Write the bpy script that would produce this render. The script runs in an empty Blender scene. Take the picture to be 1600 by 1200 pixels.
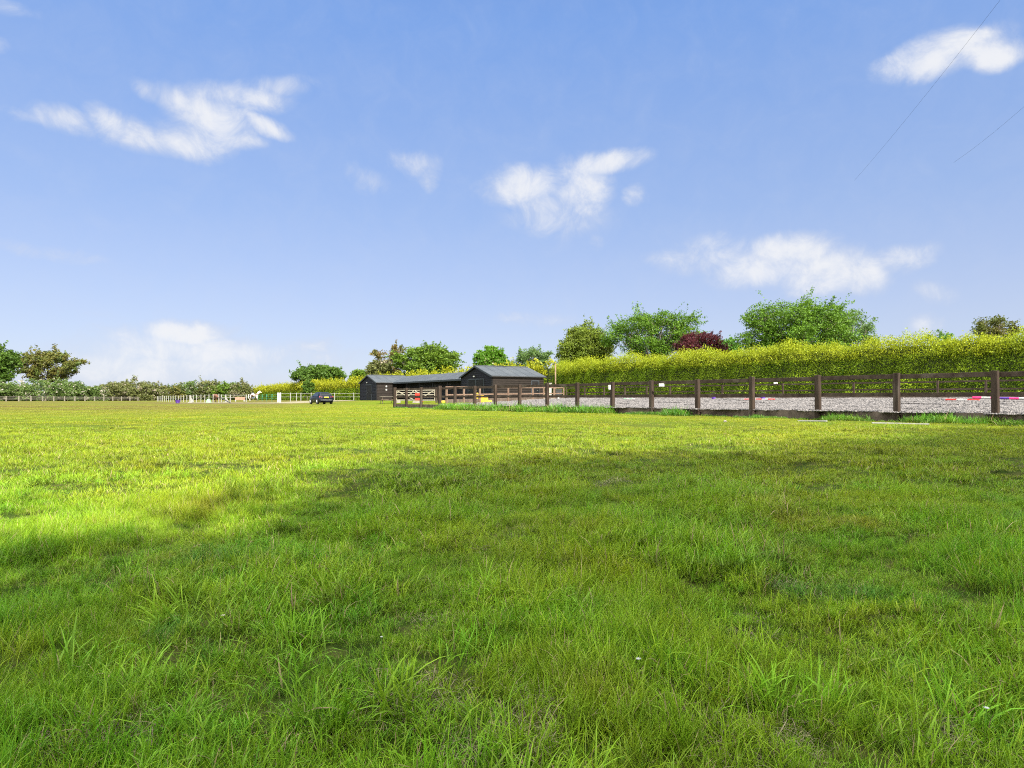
import bpy, math, random
import numpy as np
from mathutils import Vector, Matrix, Euler

random.seed(7)
RNG = np.random.default_rng(11)
scene = bpy.context.scene
col = scene.collection
R = math.radians

# ------------------------------------------------------------------ camera
F = 1040.0
CZ = 0.68
PITCH = math.atan(22.6 / F)
cam_d = bpy.data.cameras.new('camera')
cam_d.sensor_width = 36.0
cam_d.lens = 36.0 * F / 1600.0
cam_d.clip_start = 0.05
cam_d.clip_end = 6000
cam = bpy.data.objects.new('camera', cam_d)
cam.location = (0, 0, CZ)
cam.rotation_euler = (math.pi / 2 + PITCH, 0, 0)
col.objects.link(cam)
scene.camera = cam


def W(px, py, Y):
    """point seen at photo pixel px,py at world depth Y"""
    x = (px - 800) / F
    u = (600 - py) / F
    yw = math.cos(PITCH) - math.sin(PITCH) * u
    zw = math.sin(PITCH) + math.cos(PITCH) * u
    s = Y / yw
    return Vector((x * s, Y, CZ + zw * s))


# ------------------------------------------------------------------ light
SUN_EL = R(36)
SUN_AZ = math.atan2(0.52, -0.854)          # clockwise from +Y
sd = Vector((math.sin(SUN_AZ) * math.cos(SUN_EL), math.cos(SUN_AZ) * math.cos(SUN_EL), math.sin(SUN_EL)))
ld = bpy.data.lights.new('sun', 'SUN')
ld.energy = 4.1
ld.angle = R(0.55)
ld.color = (1.0, 0.93, 0.80)
sun = bpy.data.objects.new('sun', ld)
sun.rotation_euler = (-sd).to_track_quat('-Z', 'Y').to_euler()
sun.location = (20, -20, 40)
col.objects.link(sun)

scene.view_settings.view_transform = 'Standard'
scene.view_settings.look = 'None'
scene.view_settings.gamma = 1
scene.view_settings.use_curve_mapping = False
scene.view_settings.exposure = 1.55
scene.cycles.use_denoising = False
scene.cycles.filter_width = 1.1
scene.cycles.max_bounces = 8
scene.cycles.diffuse_bounces = 3
scene.cycles.transparent_max_bounces = 8

world = bpy.data.worlds.new('World')
scene.world = world
world.use_nodes = True
wt = world.node_tree
wt.nodes.clear()


class NT:
    """small helper around a node tree"""
    def __init__(s, t):
        s.t = t

    def n(s, typ, **kw):
        nd = s.t.nodes.new(typ)
        for k, v in kw.items():
            setattr(nd, k, v)
        return nd

    def l(s, a, b):
        s.t.links.new(a, b)

    def put(s, sock, v):
        if isinstance(v, bpy.types.NodeSocket):
            s.l(v, sock)
        else:
            sock.default_value = v

    def m(s, op, a, b=None, c=None, clamp=False):
        nd = s.n('ShaderNodeMath', operation=op, use_clamp=clamp)
        s.put(nd.inputs[0], a)
        if b is not None:
            s.put(nd.inputs[1], b)
        if c is not None:
            s.put(nd.inputs[2], c)
        return nd.outputs[0]

    def mix(s, f, a, b, bt='MIX'):
        nd = s.n('ShaderNodeMix', data_type='RGBA', blend_type=bt)
        s.put(nd.inputs[0], f)
        s.put(nd.inputs[6], a if isinstance(a, bpy.types.NodeSocket) else (*a, 1))
        s.put(nd.inputs[7], b if isinstance(b, bpy.types.NodeSocket) else (*b, 1))
        return nd.outputs[2]

    def noise(s, vec, scale, detail=3, rough=0.55, dist=0.0):
        nd = s.n('ShaderNodeTexNoise')
        if vec is not None:
            s.l(vec, nd.inputs['Vector'])
        nd.inputs['Scale'].default_value = scale
        nd.inputs['Detail'].default_value = detail
        nd.inputs['Roughness'].default_value = rough
        nd.inputs['Distortion'].default_value = dist
        return nd.outputs['Fac']

    def ramp(s, f, lo, hi):
        nd = s.n('ShaderNodeMapRange', clamp=True, interpolation_type='SMOOTHSTEP')
        s.put(nd.inputs[0], f)
        nd.inputs[1].default_value = lo
        nd.inputs[2].default_value = hi
        return nd.outputs[0]


w = NT(wt)
sky = w.n('ShaderNodeTexSky', sky_type='NISHITA')
sky.sun_disc = False
sky.sun_elevation = SUN_EL
sky.sun_rotation = SUN_AZ
sky.altitude = 50
sky.air_density = 1.0
sky.dust_density = 0.6
sky.ozone_density = 2.5
tc = w.n('ShaderNodeTexCoord')
sep = w.n('ShaderNodeSeparateXYZ')
w.l(tc.outputs['Generated'], sep.inputs[0])
el = w.m('ARCSINE', sep.outputs[2])
az = w.m('ARCTAN2', sep.outputs[0], sep.outputs[1])
# distort the angles by noise in direction space, so clouds get ragged outlines
n1 = w.noise(tc.outputs['Generated'], 9, 6, 0.6)
n2 = w.n('ShaderNodeTexNoise')
w.l(tc.outputs['Generated'], n2.inputs['Vector'])
n2.inputs['Scale'].default_value = 13
n2.inputs['Detail'].default_value = 5
sepn = w.n('ShaderNodeSeparateColor')
w.l(n2.outputs['Color'], sepn.inputs[0])
azd = w.m('ADD', az, w.m('MULTIPLY', w.m('SUBTRACT', sepn.outputs[0], 0.5), 0.05))
eld = w.m('ADD', el, w.m('MULTIPLY', w.m('SUBTRACT', sepn.outputs[1], 0.5), 0.035))
# (azimuth, elevation) of every cloud lobe, in radians, through the photograph's pixels
CLOUDS = [
    (60, 178, 50, 10, 6, .55), (110, 190, 50, 17, 15, .8), (165, 195, 34, 27, 10, .85), (215, 212, 55, 22, 12, .85),
    (290, 222, 75, 24, 0, .95), (240, 142, 32, 15, 25, .75), (280, 165, 52, 20, 25, .8), (335, 190, 62, 36, 0, .95),
    (370, 152, 75, 22, -8, .8), (435, 132, 60, 14, -8, .6), (410, 195, 45, 13, 22, .85), (355, 222, 55, 16, -5, .8),
    (575, 281, 30, 17, 15, .62), (648, 256, 36, 20, 15, .8), (668, 278, 16, 18, 0, .6), (682, 255, 12, 14, 0, .4),
    (815, 290, 58, 25, -8, .95), (845, 318, 60, 20, 12, .62), (905, 300, 46, 36, 0, .85), (945, 256, 66, 16, -3, .85),
    (900, 270, 34, 24, 0, .8), (992, 308, 18, 14, 0, .75), (870, 340, 80, 26, 5, .55), (936, 379, 12, 10, 0, .4), (905, 375, 60, 16, 0, .15),
    (1042, 402, 34, 13, 0, .5), (1110, 398, 66, 28, -6, .65), (1240, 392, 62, 26, 0, 1.1), (1195, 418, 90, 28, 0, .85),
    (1285, 422, 72, 32, 0, .95), (1350, 430, 36, 25, 0, 1.0), (1410, 405, 58, 20, -8, .8), (1462, 458, 38, 13, 15, .45),
    (1470, 88, 88, 27, -3, 1.05), (1500, 68, 50, 16, 0, 1.0), (1545, 84, 48, 22, 4, 1.0), (1410, 95, 34, 14, -5, .7), (1440, 118, 44, 8, 0, .3),
    (285, 518, 70, 18, -3, 1.1), (205, 532, 66, 18, 5, .75), (320, 552, 190, 26, 0, .8), (470, 560, 110, 24, 0, .6),
    (230, 578, 210, 28, 0, .8), (820, 497, 78, 10, 0, .5), (70, 393, 85, 10, 4, .5), (1440, 508, 34, 16, 0, .7), (150, 496, 40, 8, 0, .25),
    (290, 408, 60, 6, 0, .12), (-10, 70, 22, 12, 0, .6), (0, 10, 60, 12, 0, .4), (1560, 560, 160, 24, 0, .2), (1900, 300, 150, 40, 0, .8), (-400, 320, 160, 42, 0, .8)]
dens = None
for (px, py, rx, ry, ang, a) in CLOUDS:
    p = W(px, py, 1.0) - Vector((0, 0, CZ))
    e0 = math.asin(p.z / p.length)
    a0 = math.atan2(p.x, p.y)
    k = math.cos(a0) ** 2 / F
    ra, re = rx * k * 1.44, ry * math.cos(a0) * math.cos(e0) ** 2 / F * 1.58
    ca, sa = math.cos(R(ang)), math.sin(R(ang))
    dx = w.m('SUBTRACT', azd, a0)
    dy = w.m('SUBTRACT', eld, e0)
    # rotated ellipse (positive angle falls to the right)
    gx = w.m('DIVIDE', w.m('SUBTRACT', w.m('MULTIPLY', dx, ca), w.m('MULTIPLY', dy, sa)), ra)
    gy = w.m('DIVIDE', w.m('ADD', w.m('MULTIPLY', dx, sa), w.m('MULTIPLY', dy, ca)), re)
    d2 = w.m('ADD', w.m('MULTIPLY', gx, gx), w.m('MULTIPLY', gy, gy))
    v = w.m('MULTIPLY', w.m('MAXIMUM', w.m('SUBTRACT', 1.0, d2), 0.0), a)
    dens = v if dens is None else w.m('SMOOTH_MAX', dens, v, 0.15)
n3 = w.noise(tc.outputs['Generated'], 20, 9, 0.66, 0.5)
dn = w.m('ADD', dens, w.m('MULTIPLY', w.m('SUBTRACT', w.m('MULTIPLY', n3, 1.4), 0.76), w.m('MULTIPLY', w.m('MINIMUM', w.m('MULTIPLY', dens, 3), 1.0), 1.0)))
cm = w.ramp(dn, -0.07, 1.12)
cm = w.m('MULTIPLY', cm, 0.95)
# the clear sky: Nishita pulled towards the periwinkle blue of the photograph
tint = w.mix(1.0, sky.outputs[0], (0.58, 0.60, 0.74), 'MULTIPLY')
gr = w.n('ShaderNodeValToRGB')
w.l(w.m('DIVIDE', w.m('MAXIMUM', el, 0.0), 0.6), gr.inputs[0])
stops = [(0.0, (2.12, 2.28, 2.70)), (.19, (1.76, 2.02, 2.68)), (.44, (1.22, 1.70, 2.74)), (.86, (.72, 1.36, 2.85)), (1.0, (.62, 1.22, 2.7))]
gr.color_ramp.elements[0].position, gr.color_ramp.elements[0].color = stops[0][0], (*[c / 4 for c in stops[0][1]], 1)
gr.color_ramp.elements[1].position, gr.color_ramp.elements[1].color = stops[-1][0], (*[c / 4 for c in stops[-1][1]], 1)
for p_, c_ in stops[1:-1]:
    e_ = gr.color_ramp.elements.new(p_)
    e_.color = (*[c / 4 for c in c_], 1)
grad = w.n('ShaderNodeVectorMath', operation='SCALE')
w.l(gr.outputs[0], grad.inputs[0])
grad.inputs['Scale'].default_value = 4.0
clear = w.mix(.8, tint, grad.outputs[0])
cloudcol = w.mix(w.ramp(w.m('ADD', dn, w.m('SUBTRACT', n1, .5)), 0.25, 0.95), (2.22, 2.42, 2.90), (3.05, 3.09, 3.2))
front = w.mix(cm, clear, cloudcol)
# broken bright cloud added unseen overhead and towards the sun, lifting the shade
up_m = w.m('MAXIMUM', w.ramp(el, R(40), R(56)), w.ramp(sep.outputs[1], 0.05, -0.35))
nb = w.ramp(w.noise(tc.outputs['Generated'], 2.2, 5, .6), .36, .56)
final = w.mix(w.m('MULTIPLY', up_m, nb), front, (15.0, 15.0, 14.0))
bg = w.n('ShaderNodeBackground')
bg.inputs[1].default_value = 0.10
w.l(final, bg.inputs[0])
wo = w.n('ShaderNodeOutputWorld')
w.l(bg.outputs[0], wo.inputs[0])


# ------------------------------------------------------------------ ground shape
FA = Vector((12.89, 17.76))                      # a point of the near arena fence
FN = Vector((0.82, 0.572))                       # away from it, across the arena


def sm(t):
    t = np.clip(t, 0, 1)
    return t * t * (3 - 2 * t)


_wv = [(RNG.uniform(0, 2 * math.pi), RNG.uniform(0, 6.28), l, a) for l, a in
       [(0.55, .006), (0.8, .008), (1.1, .011), (1.5, .012), (2.1, .014), (2.9, .016), (4.3, .02), (7.0, .025), (1.3, .01), (0.7, .007)]]


def gz(x, y):
    x = np.asarray(x, float)
    y = np.asarray(y, float)
    z = np.zeros(np.broadcast(x, y).shape)
    for th, ph, l, a in _wv:
        z = z + a * np.sin((x * math.cos(th) + y * math.sin(th)) * 2 * math.pi / l + ph)
    r2 = x * x + y * y
    z = z / (1 + r2 / 22.0 ** 2) - 0.015
    q = (x - FA.x) * FN.x + (y - FA.y) * FN.y
    z = z + 0.42 * sm((q - 5.5) / 9) * (1 - 0.5 * sm((y - 95) / 40))
    return z


def gzf(x, y):
    return float(gz(x, y))


# ------------------------------------------------------------------ object helpers
def tag(o, label=None, cat=None, group=None, kind=None):
    if label:
        o['label'] = label
    if cat:
        o['category'] = cat
    if group:
        o['group'] = group
    if kind:
        o['kind'] = kind
    return o


def thing(name, loc, label, cat, group=None, rz=0.0):
    o = bpy.data.objects.new(name, None)
    o.empty_display_size = 0.3
    o.location = loc
    o.rotation_euler = (0, 0, rz)
    col.objects.link(o)
    return tag(o, label, cat, group)


def copy_tree(o, parent=None):
    c = o.copy()
    col.objects.link(c)
    if parent is not None:
        c.parent = parent
    for ch in list(o.children):
        copy_tree(ch, c)
    return c


def origin_of(o):
    v = Vector((0, 0, 0))
    while o is not None:
        v += o.location
        o = o.parent
    return v


class MB:
    def __init__(s):
        s.v = []
        s.f = []
        s.mi = []
        s.cur = 0

    def add(s, vs, fs):
        b = len(s.v)
        s.v += [tuple(p) for p in vs]
        s.f += [tuple(i + b for i in f) for f in fs]
        s.mi += [s.cur] * len(fs)
        return s

    def box(s, c, size, rz=0.0, m=None):
        hx, hy, hz_ = size[0] / 2, size[1] / 2, size[2] / 2
        M = Matrix.Rotation(rz, 3, 'Z') if m is None else m
        c = Vector(c)
        vs = [c + M @ Vector((x * hx, y * hy, z * hz_)) for x, y, z in
              [(-1, -1, -1), (1, -1, -1), (1, 1, -1), (-1, 1, -1), (-1, -1, 1), (1, -1, 1), (1, 1, 1), (-1, 1, 1)]]
        return s.add(vs, [(0, 3, 2, 1), (4, 5, 6, 7), (0, 1, 5, 4), (1, 2, 6, 5), (2, 3, 7, 6), (3, 0, 4, 7)])

    def beam(s, a, b, wd, ht, up=(0, 0, 1)):
        a, b = Vector(a), Vector(b)
        d = (b - a).normalized()
        up = Vector(up)
        side = d.cross(up).normalized()
        u = side.cross(d)
        vs = []
        for p in (a, b):
            for sx, sz in ((-1, -1), (1, -1), (1, 1), (-1, 1)):
                vs.append(p + side * sx * wd / 2 + u * sz * ht / 2)
        return s.add(vs, [(0, 1, 2, 3), (7, 6, 5, 4), (0, 4, 5, 1), (1, 5, 6, 2), (2, 6, 7, 3), (3, 7, 4, 0)])

    def tube(s, pts, rs, n=7, cap=True):
        pts = [Vector(p) for p in pts]
        if not hasattr(rs, '__len__'):
            rs = [rs] * len(pts)
        rings = []
        for i, p in enumerate(pts):
            d = (pts[min(i + 1, len(pts) - 1)] - pts[max(i - 1, 0)]).normalized()
            a = d.orthogonal().normalized() if i == 0 else (a - d * a.dot(d)).normalized()
            b = d.cross(a)
            rings.append([p + (a * math.cos(2 * math.pi * k / n) + b * math.sin(2 * math.pi * k / n)) * rs[i] for k in range(n)])
        vs = [q for r in rings for q in r]
        fs = []
        for i in range(len(pts) - 1):
            for k in range(n):
                fs.append((i * n + k, i * n + (k + 1) % n, (i + 1) * n + (k + 1) % n, (i + 1) * n + k))
        if cap:
            fs.append(tuple(range(n - 1, -1, -1)))
            fs.append(tuple((len(pts) - 1) * n + k for k in range(n)))
        return s.add(vs, fs)

    def poly(s, vs):
        return s.add(vs, [tuple(range(len(vs)))])

    def prism(s, pts, d):
        """closed polygon pts extruded by vector d"""
        n = len(pts)
        d = Vector(d)
        vs = [Vector(p) for p in pts] + [Vector(p) + d for p in pts]
        return s.add(vs, [tuple(range(n - 1, -1, -1)), tuple(range(n, 2 * n))] + [(k, (k + 1) % n, n + (k + 1) % n, n + k) for k in range(n)])

    def build(s, name, mat, parent=None, smooth=False, bevel=0.0, loc=None):
        me = bpy.data.meshes.new(name)
        off = origin_of(parent) if parent is not None else Vector(loc or (0, 0, 0))
        me.from_pydata([(x - off.x, y - off.y, z - off.z) for x, y, z in s.v], [], s.f)
        mats = mat if isinstance(mat, (list, tuple)) else [mat]
        for m_ in mats:
            me.materials.append(m_)
        if len(mats) > 1:
            me.polygons.foreach_set('material_index', s.mi)
        if smooth:
            me.shade_smooth()
        me.update()
        o = bpy.data.objects.new(name, me)
        col.objects.link(o)
        if parent is not None:
            o.parent = parent
        elif loc is not None:
            o.location = loc
        if bevel:
            b = o.modifiers.new('bevel', 'BEVEL')
            b.width = bevel
            b.segments = 2
            b.limit_method = 'ANGLE'
        return o


def np_mesh(name, verts, faces, mats, tint=None, mi=None, vert_attr=None):
    """fast mesh from numpy arrays; faces is (n,k)"""
    me = bpy.data.meshes.new(name)
    nv, (nf, k) = len(verts), faces.shape
    me.vertices.add(nv)
    me.vertices.foreach_set('co', np.ascontiguousarray(verts, np.float32).ravel())
    me.loops.add(nf * k)
    me.loops.foreach_set('vertex_index', faces.astype(np.int32).ravel())
    me.polygons.add(nf)
    me.polygons.foreach_set('loop_start', np.arange(0, nf * k, k, dtype=np.int32))
    me.polygons.foreach_set('loop_total', np.full(nf, k, np.int32))
    for m_ in (mats if isinstance(mats, (list, tuple)) else [mats]):
        me.materials.append(m_)
    if mi is not None:
        me.polygons.foreach_set('material_index', mi.astype(np.int32))
    if tint is not None:
        a = me.attributes.new('tint', 'FLOAT', 'FACE')
        a.data.foreach_set('value', tint.astype(np.float32))
    if vert_attr is not None:
        for nm, arr in vert_attr.items():
            a = me.attributes.new(nm, 'FLOAT', 'POINT')
            a.data.foreach_set('value', arr.astype(np.float32))
    me.update(calc_edges=True)
    return me


# ------------------------------------------------------------------ materials
def new_mat(name):
    m_ = bpy.data.materials.new(name)
    m_.use_nodes = True
    t = m_.node_tree
    t.nodes.clear()
    n = NT(t)
    out = n.n('ShaderNodeOutputMaterial')
    return m_, n, out


def surf(name, c1, c2=None, rough=0.7, scale=6.0, bump=0.0, bscale=30.0, stretch=None, metallic=0.0, spec=0.4, detail=4, coat=0.0, c3=None):
    m_, n, out = new_mat(name)
    bs = n.n('ShaderNodeBsdfPrincipled')
    tc_ = n.n('ShaderNodeTexCoord')
    vec = tc_.outputs['Object']
    if stretch:
        mp = n.n('ShaderNodeMapping')
        mp.inputs['Scale'].default_value = stretch
        n.l(vec, mp.inputs[0])
        vec = mp.outputs[0]
    c2 = c2 or c1
    f = n.ramp(n.noise(vec, scale, detail), 0.3, 0.7)
    c = n.mix(f, c1, c2)
    if c3:
        c = n.mix(n.ramp(n.noise(vec, scale * 0.35, 5), 0.55, 0.72), c, c3)
    n.l(c, bs.inputs['Base Color'])
    bs.inputs['Roughness'].default_value = rough
    bs.inputs['Metallic'].default_value = metallic
    bs.inputs['Specular IOR Level'].default_value = spec
    if coat:
        bs.inputs['Coat Weight'].default_value = coat
    if bump:
        b = n.n('ShaderNodeBump')
        b.inputs['Strength'].default_value = bump
        b.inputs['Distance'].default_value = 0.02
        n.l(n.noise(vec, bscale, 5), b.inputs['Height'])
        n.l(b.outputs[0], bs.inputs['Normal'])
    n.l(bs.outputs[0], out.inputs[0])
    return m_


def leaf_mat(name, ca, cb, cc=None, trans=0.35, nscale=0.5, flower=None, fl_amt=0.1):
    """ca..cb by a per leaf value; cc in soft patches; flower above a threshold of the leaf value"""
    m_, n, out = new_mat(name)
    at = n.n('ShaderNodeAttribute', attribute_name='tint')
    geo = n.n('ShaderNodeNewGeometry')
    c = n.mix(at.outputs['Fac'], ca, cb)
    if cc:
        c = n.mix(n.ramp(n.noise(geo.outputs['Position'], nscale, 3), 0.42, 0.68), c, cc)
    if flower:
        nf = n.ramp(n.noise(geo.outputs['Position'], nscale * 1.3, 2), 0.38, 0.62)
        th = n.m('GREATER_THAN', n.m('MULTIPLY', at.outputs['Fac'], nf), 1.0 - fl_amt)
        c = n.mix(th, c, flower)
    df = n.n('ShaderNodeBsdfPrincipled')
    df.inputs['Roughness'].default_value = 0.55
    df.inputs['Specular IOR Level'].default_value = 0.25
    n.l(c, df.inputs['Base Color'])
    tr = n.n('ShaderNodeBsdfTranslucent')
    n.l(n.mix(0.5, c, (c_boost(cb))), tr.inputs[0])
    mx = n.n('ShaderNodeMixShader')
    mx.inputs[0].default_value = trans
    n.l(df.outputs[0], mx.inputs[1])
    n.l(tr.outputs[0], mx.inputs[2])
    n.l(mx.outputs[0], out.inputs[0])
    return m_


def c_boost(c):
    return (min(c[0] * 1.3, 1), min(c[1] * 1.3, 1), c[2] * 0.8)


M = {}
M['bark'] = surf('bark', (.10, .08, .06), (.17, .14, .11), rough=.95, scale=7, bump=.8, bscale=12, stretch=(1, 1, .25))
M['post'] = surf('fence post wood', (0.02376, 0.01584, 0.01188), (0.04554, 0.03247, 0.02455), rough=.85, scale=9, bump=.5, bscale=40, stretch=(1, 1, .15), c3=(0.06336, 0.05148, 0.04158), spec=0.15)
M['rail'] = surf('fence rail wood', (0.02887, 0.01897, 0.01403), (0.05569, 0.04125, 0.03094), rough=.85, scale=5, bump=.4, bscale=40, c3=(0.07838, 0.06394, 0.0495), spec=0.15)
M['board'] = surf('kick board wood', (.062, .047, .037), (.125, .096, .076), rough=.9, scale=4, bump=.4, bscale=30, spec=.15)
M['palewood'] = surf('pale rail wood', (0.136, 0.088, 0.064), (0.2, 0.14, 0.1), rough=.8, scale=6, bump=.3, spec=0.15)
M['oldwood'] = surf('old grey wood', (0.1275, 0.1162, 0.09375), (0.1875, 0.1688, 0.135), rough=.85, scale=5, bump=.3)
M['gatewood'] = surf('pale gate wood', (0.285, 0.247, 0.19), (0.38, 0.342, 0.2755), rough=.75, scale=6, bump=.2)
M['worn'] = surf('worn pale paint', (0.17, 0.17, 0.1573), (0.2295, 0.2295, 0.2125), rough=.7, scale=4)
M['white'] = surf('white paint', (0.425, 0.425, 0.408), (0.34, 0.3485, 0.3315), rough=.5, scale=3)
M['clad_dark'] = surf('black stained weatherboard', (0.0065, 0.0065, 0.0075), (0.012, 0.0115, 0.013), rough=.6, scale=3, bump=.5, bscale=26, stretch=(1, 1, 5), c3=(0.017, 0.015, 0.0145), spec=0.15)
M['clad_sunlit'] = surf('sunlit stained weatherboard', (0.01214, 0.009282, 0.007854), (0.01856, 0.01428, 0.01214), rough=.75, scale=3, bump=.5, bscale=26, stretch=(1, 1, 6), c3=(0.02428, 0.01856, 0.01571), spec=0.15)  # same black stain as the gable, with its sunlit brown put into the colour
M['roof'] = surf('grey roof felt', (0.0459, 0.054, 0.0621), (0.0621, 0.0702, 0.0783), rough=.6, scale=1.2, bump=.2, c3=(0.0729, 0.081, 0.0864), spec=0.2)
M['trim'] = surf('slate blue trim', (.028, .034, .042), (.04, .046, .055), rough=.6, spec=.15)
M['yellow'] = surf('yellow plastic', (.50, .34, .02), (.56, .40, .04), rough=.45)
M['red'] = surf('red plastic', (0.357, 0.017, 0.01275), (0.408, 0.02975, 0.017), rough=.45)
M['pink'] = surf('magenta paint', (.62, .02, .16), (.70, .04, .20), rough=.45)
M['purple'] = surf('purple plastic', (0.066, 0.024, 0.216), (0.09, 0.036, 0.252), rough=.45)
M['green_pl'] = surf('green plastic', (.03, .28, .18), (.05, .34, .22), rough=.5)
M['mint'] = surf('pale green plastic', (0.18, 0.34, 0.2), (0.225, 0.36, 0.25), rough=.5)
M['blue_pl'] = surf('blue plastic', (.10, .25, .55), (.12, .3, .6), rough=.5)
M['black'] = surf('black plastic', (.015, .015, .017), (.03, .03, .032), rough=.5)
M['brick'] = surf('terracotta filler paint', (0.2475, 0.121, 0.0825), (0.3025, 0.165, 0.121), rough=.7, scale=3)
M['stone'] = surf('pale stone', (0.168, 0.153, 0.126), (0.216, 0.198, 0.168), rough=.9, bump=.4)
M['sand'] = surf('sandy track', (0.1612, 0.1395, 0.0806), (0.1984, 0.1736, 0.1085), rough=.95, scale=.8, bump=.3, c3=(0.1178, 0.124, 0.0434))
M['carpaint'] = surf('dark blue car paint', (.004, .006, .012), (.006, .008, .015), rough=.4, spec=.2, coat=.15)
M['glass'] = surf('car glass', (.006, .009, .010), (.008, .011, .012), rough=.15, spec=.3)
M['tyre'] = surf('tyre rubber', (.018, .018, .018), (.03, .03, .03), rough=.9)
M['alloy'] = surf('wheel alloy', (.45, .46, .48), (.5, .5, .52), rough=.35, metallic=.8)
M['tail'] = surf('tail lamp red', (.22, .006, .012), (.26, .01, .016), rough=.2, coat=.8)
M['plate'] = surf('yellow number plate', (.5, .38, .02), (.5, .38, .02), rough=.4)
M['chrome'] = surf('bright trim', (.6, .6, .62), (.65, .65, .66), rough=.25, metallic=.9)
M['cable'] = surf('dark cable', (.05, .06, .09), (.05, .06, .09), rough=.7)
M['stem'] = surf('plant stem', (.10, .22, .02), (.14, .28, .03))
M['pied'] = None


def ground_material():
    m_, n, out = new_mat('field soil and turf')
    g = n.n('ShaderNodeNewGeometry')
    P = g.outputs['Position']
    bs = n.n('ShaderNodeBsdfPrincipled')
    bs.inputs['Roughness'].default_value = 1.0
    bs.inputs['Specular IOR Level'].default_value = 0.05
    mp = n.n('ShaderNodeMapping')
    mp.inputs['Scale'].default_value = (.35, 1, 1)
    n.l(P, mp.inputs[0])
    sp = n.n('ShaderNodeSeparateXYZ')
    n.l(P, sp.inputs[0])
    a = n.mix(n.ramp(n.noise(P, .35, 4), .35, .65), (.10, .148, .007), (.125, .152, .010))
    a = n.mix(n.ramp(n.noise(mp.outputs[0], .11, 5), .45, .7), a, (.14, .135, .02))
    # worn brown ground far out on the left
    far = n.m('MULTIPLY', n.ramp(sp.outputs[1], 16, 55), n.ramp(n.m('ADD', sp.outputs[0], n.m('MULTIPLY', sp.outputs[1], .22)), 2, -16))
    a = n.mix(n.m('MULTIPLY', far, n.ramp(n.noise(mp.outputs[0], .045, 5, .6), .30, .62)), a, (.115, .085, .03))
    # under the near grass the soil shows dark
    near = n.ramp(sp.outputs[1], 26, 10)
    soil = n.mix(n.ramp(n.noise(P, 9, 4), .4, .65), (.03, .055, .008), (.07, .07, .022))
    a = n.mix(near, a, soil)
    a = n.mix(n.ramp(n.noise(P, 60, 3), .3, .75), a, n.mix(.5, a, (.05, .07, .01)))
    n.l(a, bs.inputs['Base Color'])
    b = n.n('ShaderNodeBump')
    b.inputs['Distance'].default_value = .05
    b.inputs['Strength'].default_value = .7
    n.l(n.noise(P, 14, 5, .7), b.inputs['Height'])
    n.l(b.outputs[0], bs.inputs['Normal'])
    n.l(bs.outputs[0], out.inputs[0])
    return m_


def grass_material(name, green, yellow, blue, red, mix_y=(.4, .66), trans=.3, dry=0.05, sheen=.35, far=0.0, vlo=.72):
    """colour by where the plant grows (patches) and by blade; the tips and the dead blades are paler"""
    m_, n, out = new_mat(name)
    g = n.n('ShaderNodeNewGeometry')
    P = g.outputs['Position']
    at = n.n('ShaderNodeAttribute', attribute_name='tint')
    hh = n.n('ShaderNodeAttribute', attribute_name='along')
    c = n.mix(n.ramp(n.noise(P, .55, 4, .6), *mix_y), green, yellow)
    c = n.mix(n.ramp(n.noise(P, 1.3, 3, .6), .56, .68), c, blue)
    c = n.mix(n.m('MULTIPLY', n.ramp(n.noise(P, .9, 4, .65), .54, .70), .8), c, red)
    c = n.mix(n.m('MULTIPLY', n.m('SUBTRACT', at.outputs['Fac'], .25), .6, clamp=True), c, yellow)
    sp_ = n.n('ShaderNodeSeparateXYZ')
    n.l(P, sp_.inputs[0])
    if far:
        yf = n.ramp(n.m('ADD', sp_.outputs[1], n.m('MULTIPLY', n.noise(P, .3, 3), 4)), 3.2, 10.0)  # yellower with distance: turf variation, plus the sunlit zone's yellow painted in
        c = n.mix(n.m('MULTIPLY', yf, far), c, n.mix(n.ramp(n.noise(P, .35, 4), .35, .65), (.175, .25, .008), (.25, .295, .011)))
        bf = n.m('MULTIPLY', n.ramp(sp_.outputs[1], 16, 48), n.ramp(n.m('ADD', sp_.outputs[0], n.m('MULTIPLY', sp_.outputs[1], .22)), 2, -14))
        c = n.mix(n.m('MULTIPLY', bf, n.ramp(n.noise(P, .12, 5, .6), .3, .6)), c, (.15, .115, .036))
    dead = n.m('GREATER_THAN', at.outputs['Fac'], 1 - dry)
    c = n.mix(dead, c, (.42, .33, .17))
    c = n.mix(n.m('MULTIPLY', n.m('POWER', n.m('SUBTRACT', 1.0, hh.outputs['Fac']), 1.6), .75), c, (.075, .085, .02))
    oi = n.n('ShaderNodeObjectInfo')
    hs = n.n('ShaderNodeHueSaturation')
    n.l(c, hs.inputs['Color'])
    n.l(n.m('ADD', .478, n.m('MULTIPLY', n.m('FRACT', n.m('MULTIPLY', oi.outputs['Random'], 13.7)), .036)), hs.inputs['Hue'])
    n.l(n.m('ADD', vlo, n.m('MULTIPLY', n.m('ADD', oi.outputs['Random'], n.m('FRACT', n.m('MULTIPLY', at.outputs['Fac'], 17.3))), .36)), hs.inputs['Value'])
    c = hs.outputs[0]
    df = n.n('ShaderNodeBsdfPrincipled')
    df.inputs['Roughness'].default_value = .45
    df.inputs['Specular IOR Level'].default_value = sheen
    n.l(c, df.inputs['Base Color'])
    tr = n.n('ShaderNodeBsdfTranslucent')
    n.l(c, tr.inputs[0])
    mx = n.n('ShaderNodeMixShader')
    mx.inputs[0].default_value = trans
    n.l(df.outputs[0], mx.inputs[1])
    n.l(tr.outputs[0], mx.inputs[2])
    n.l(mx.outputs[0], out.inputs[0])
    return m_


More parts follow.
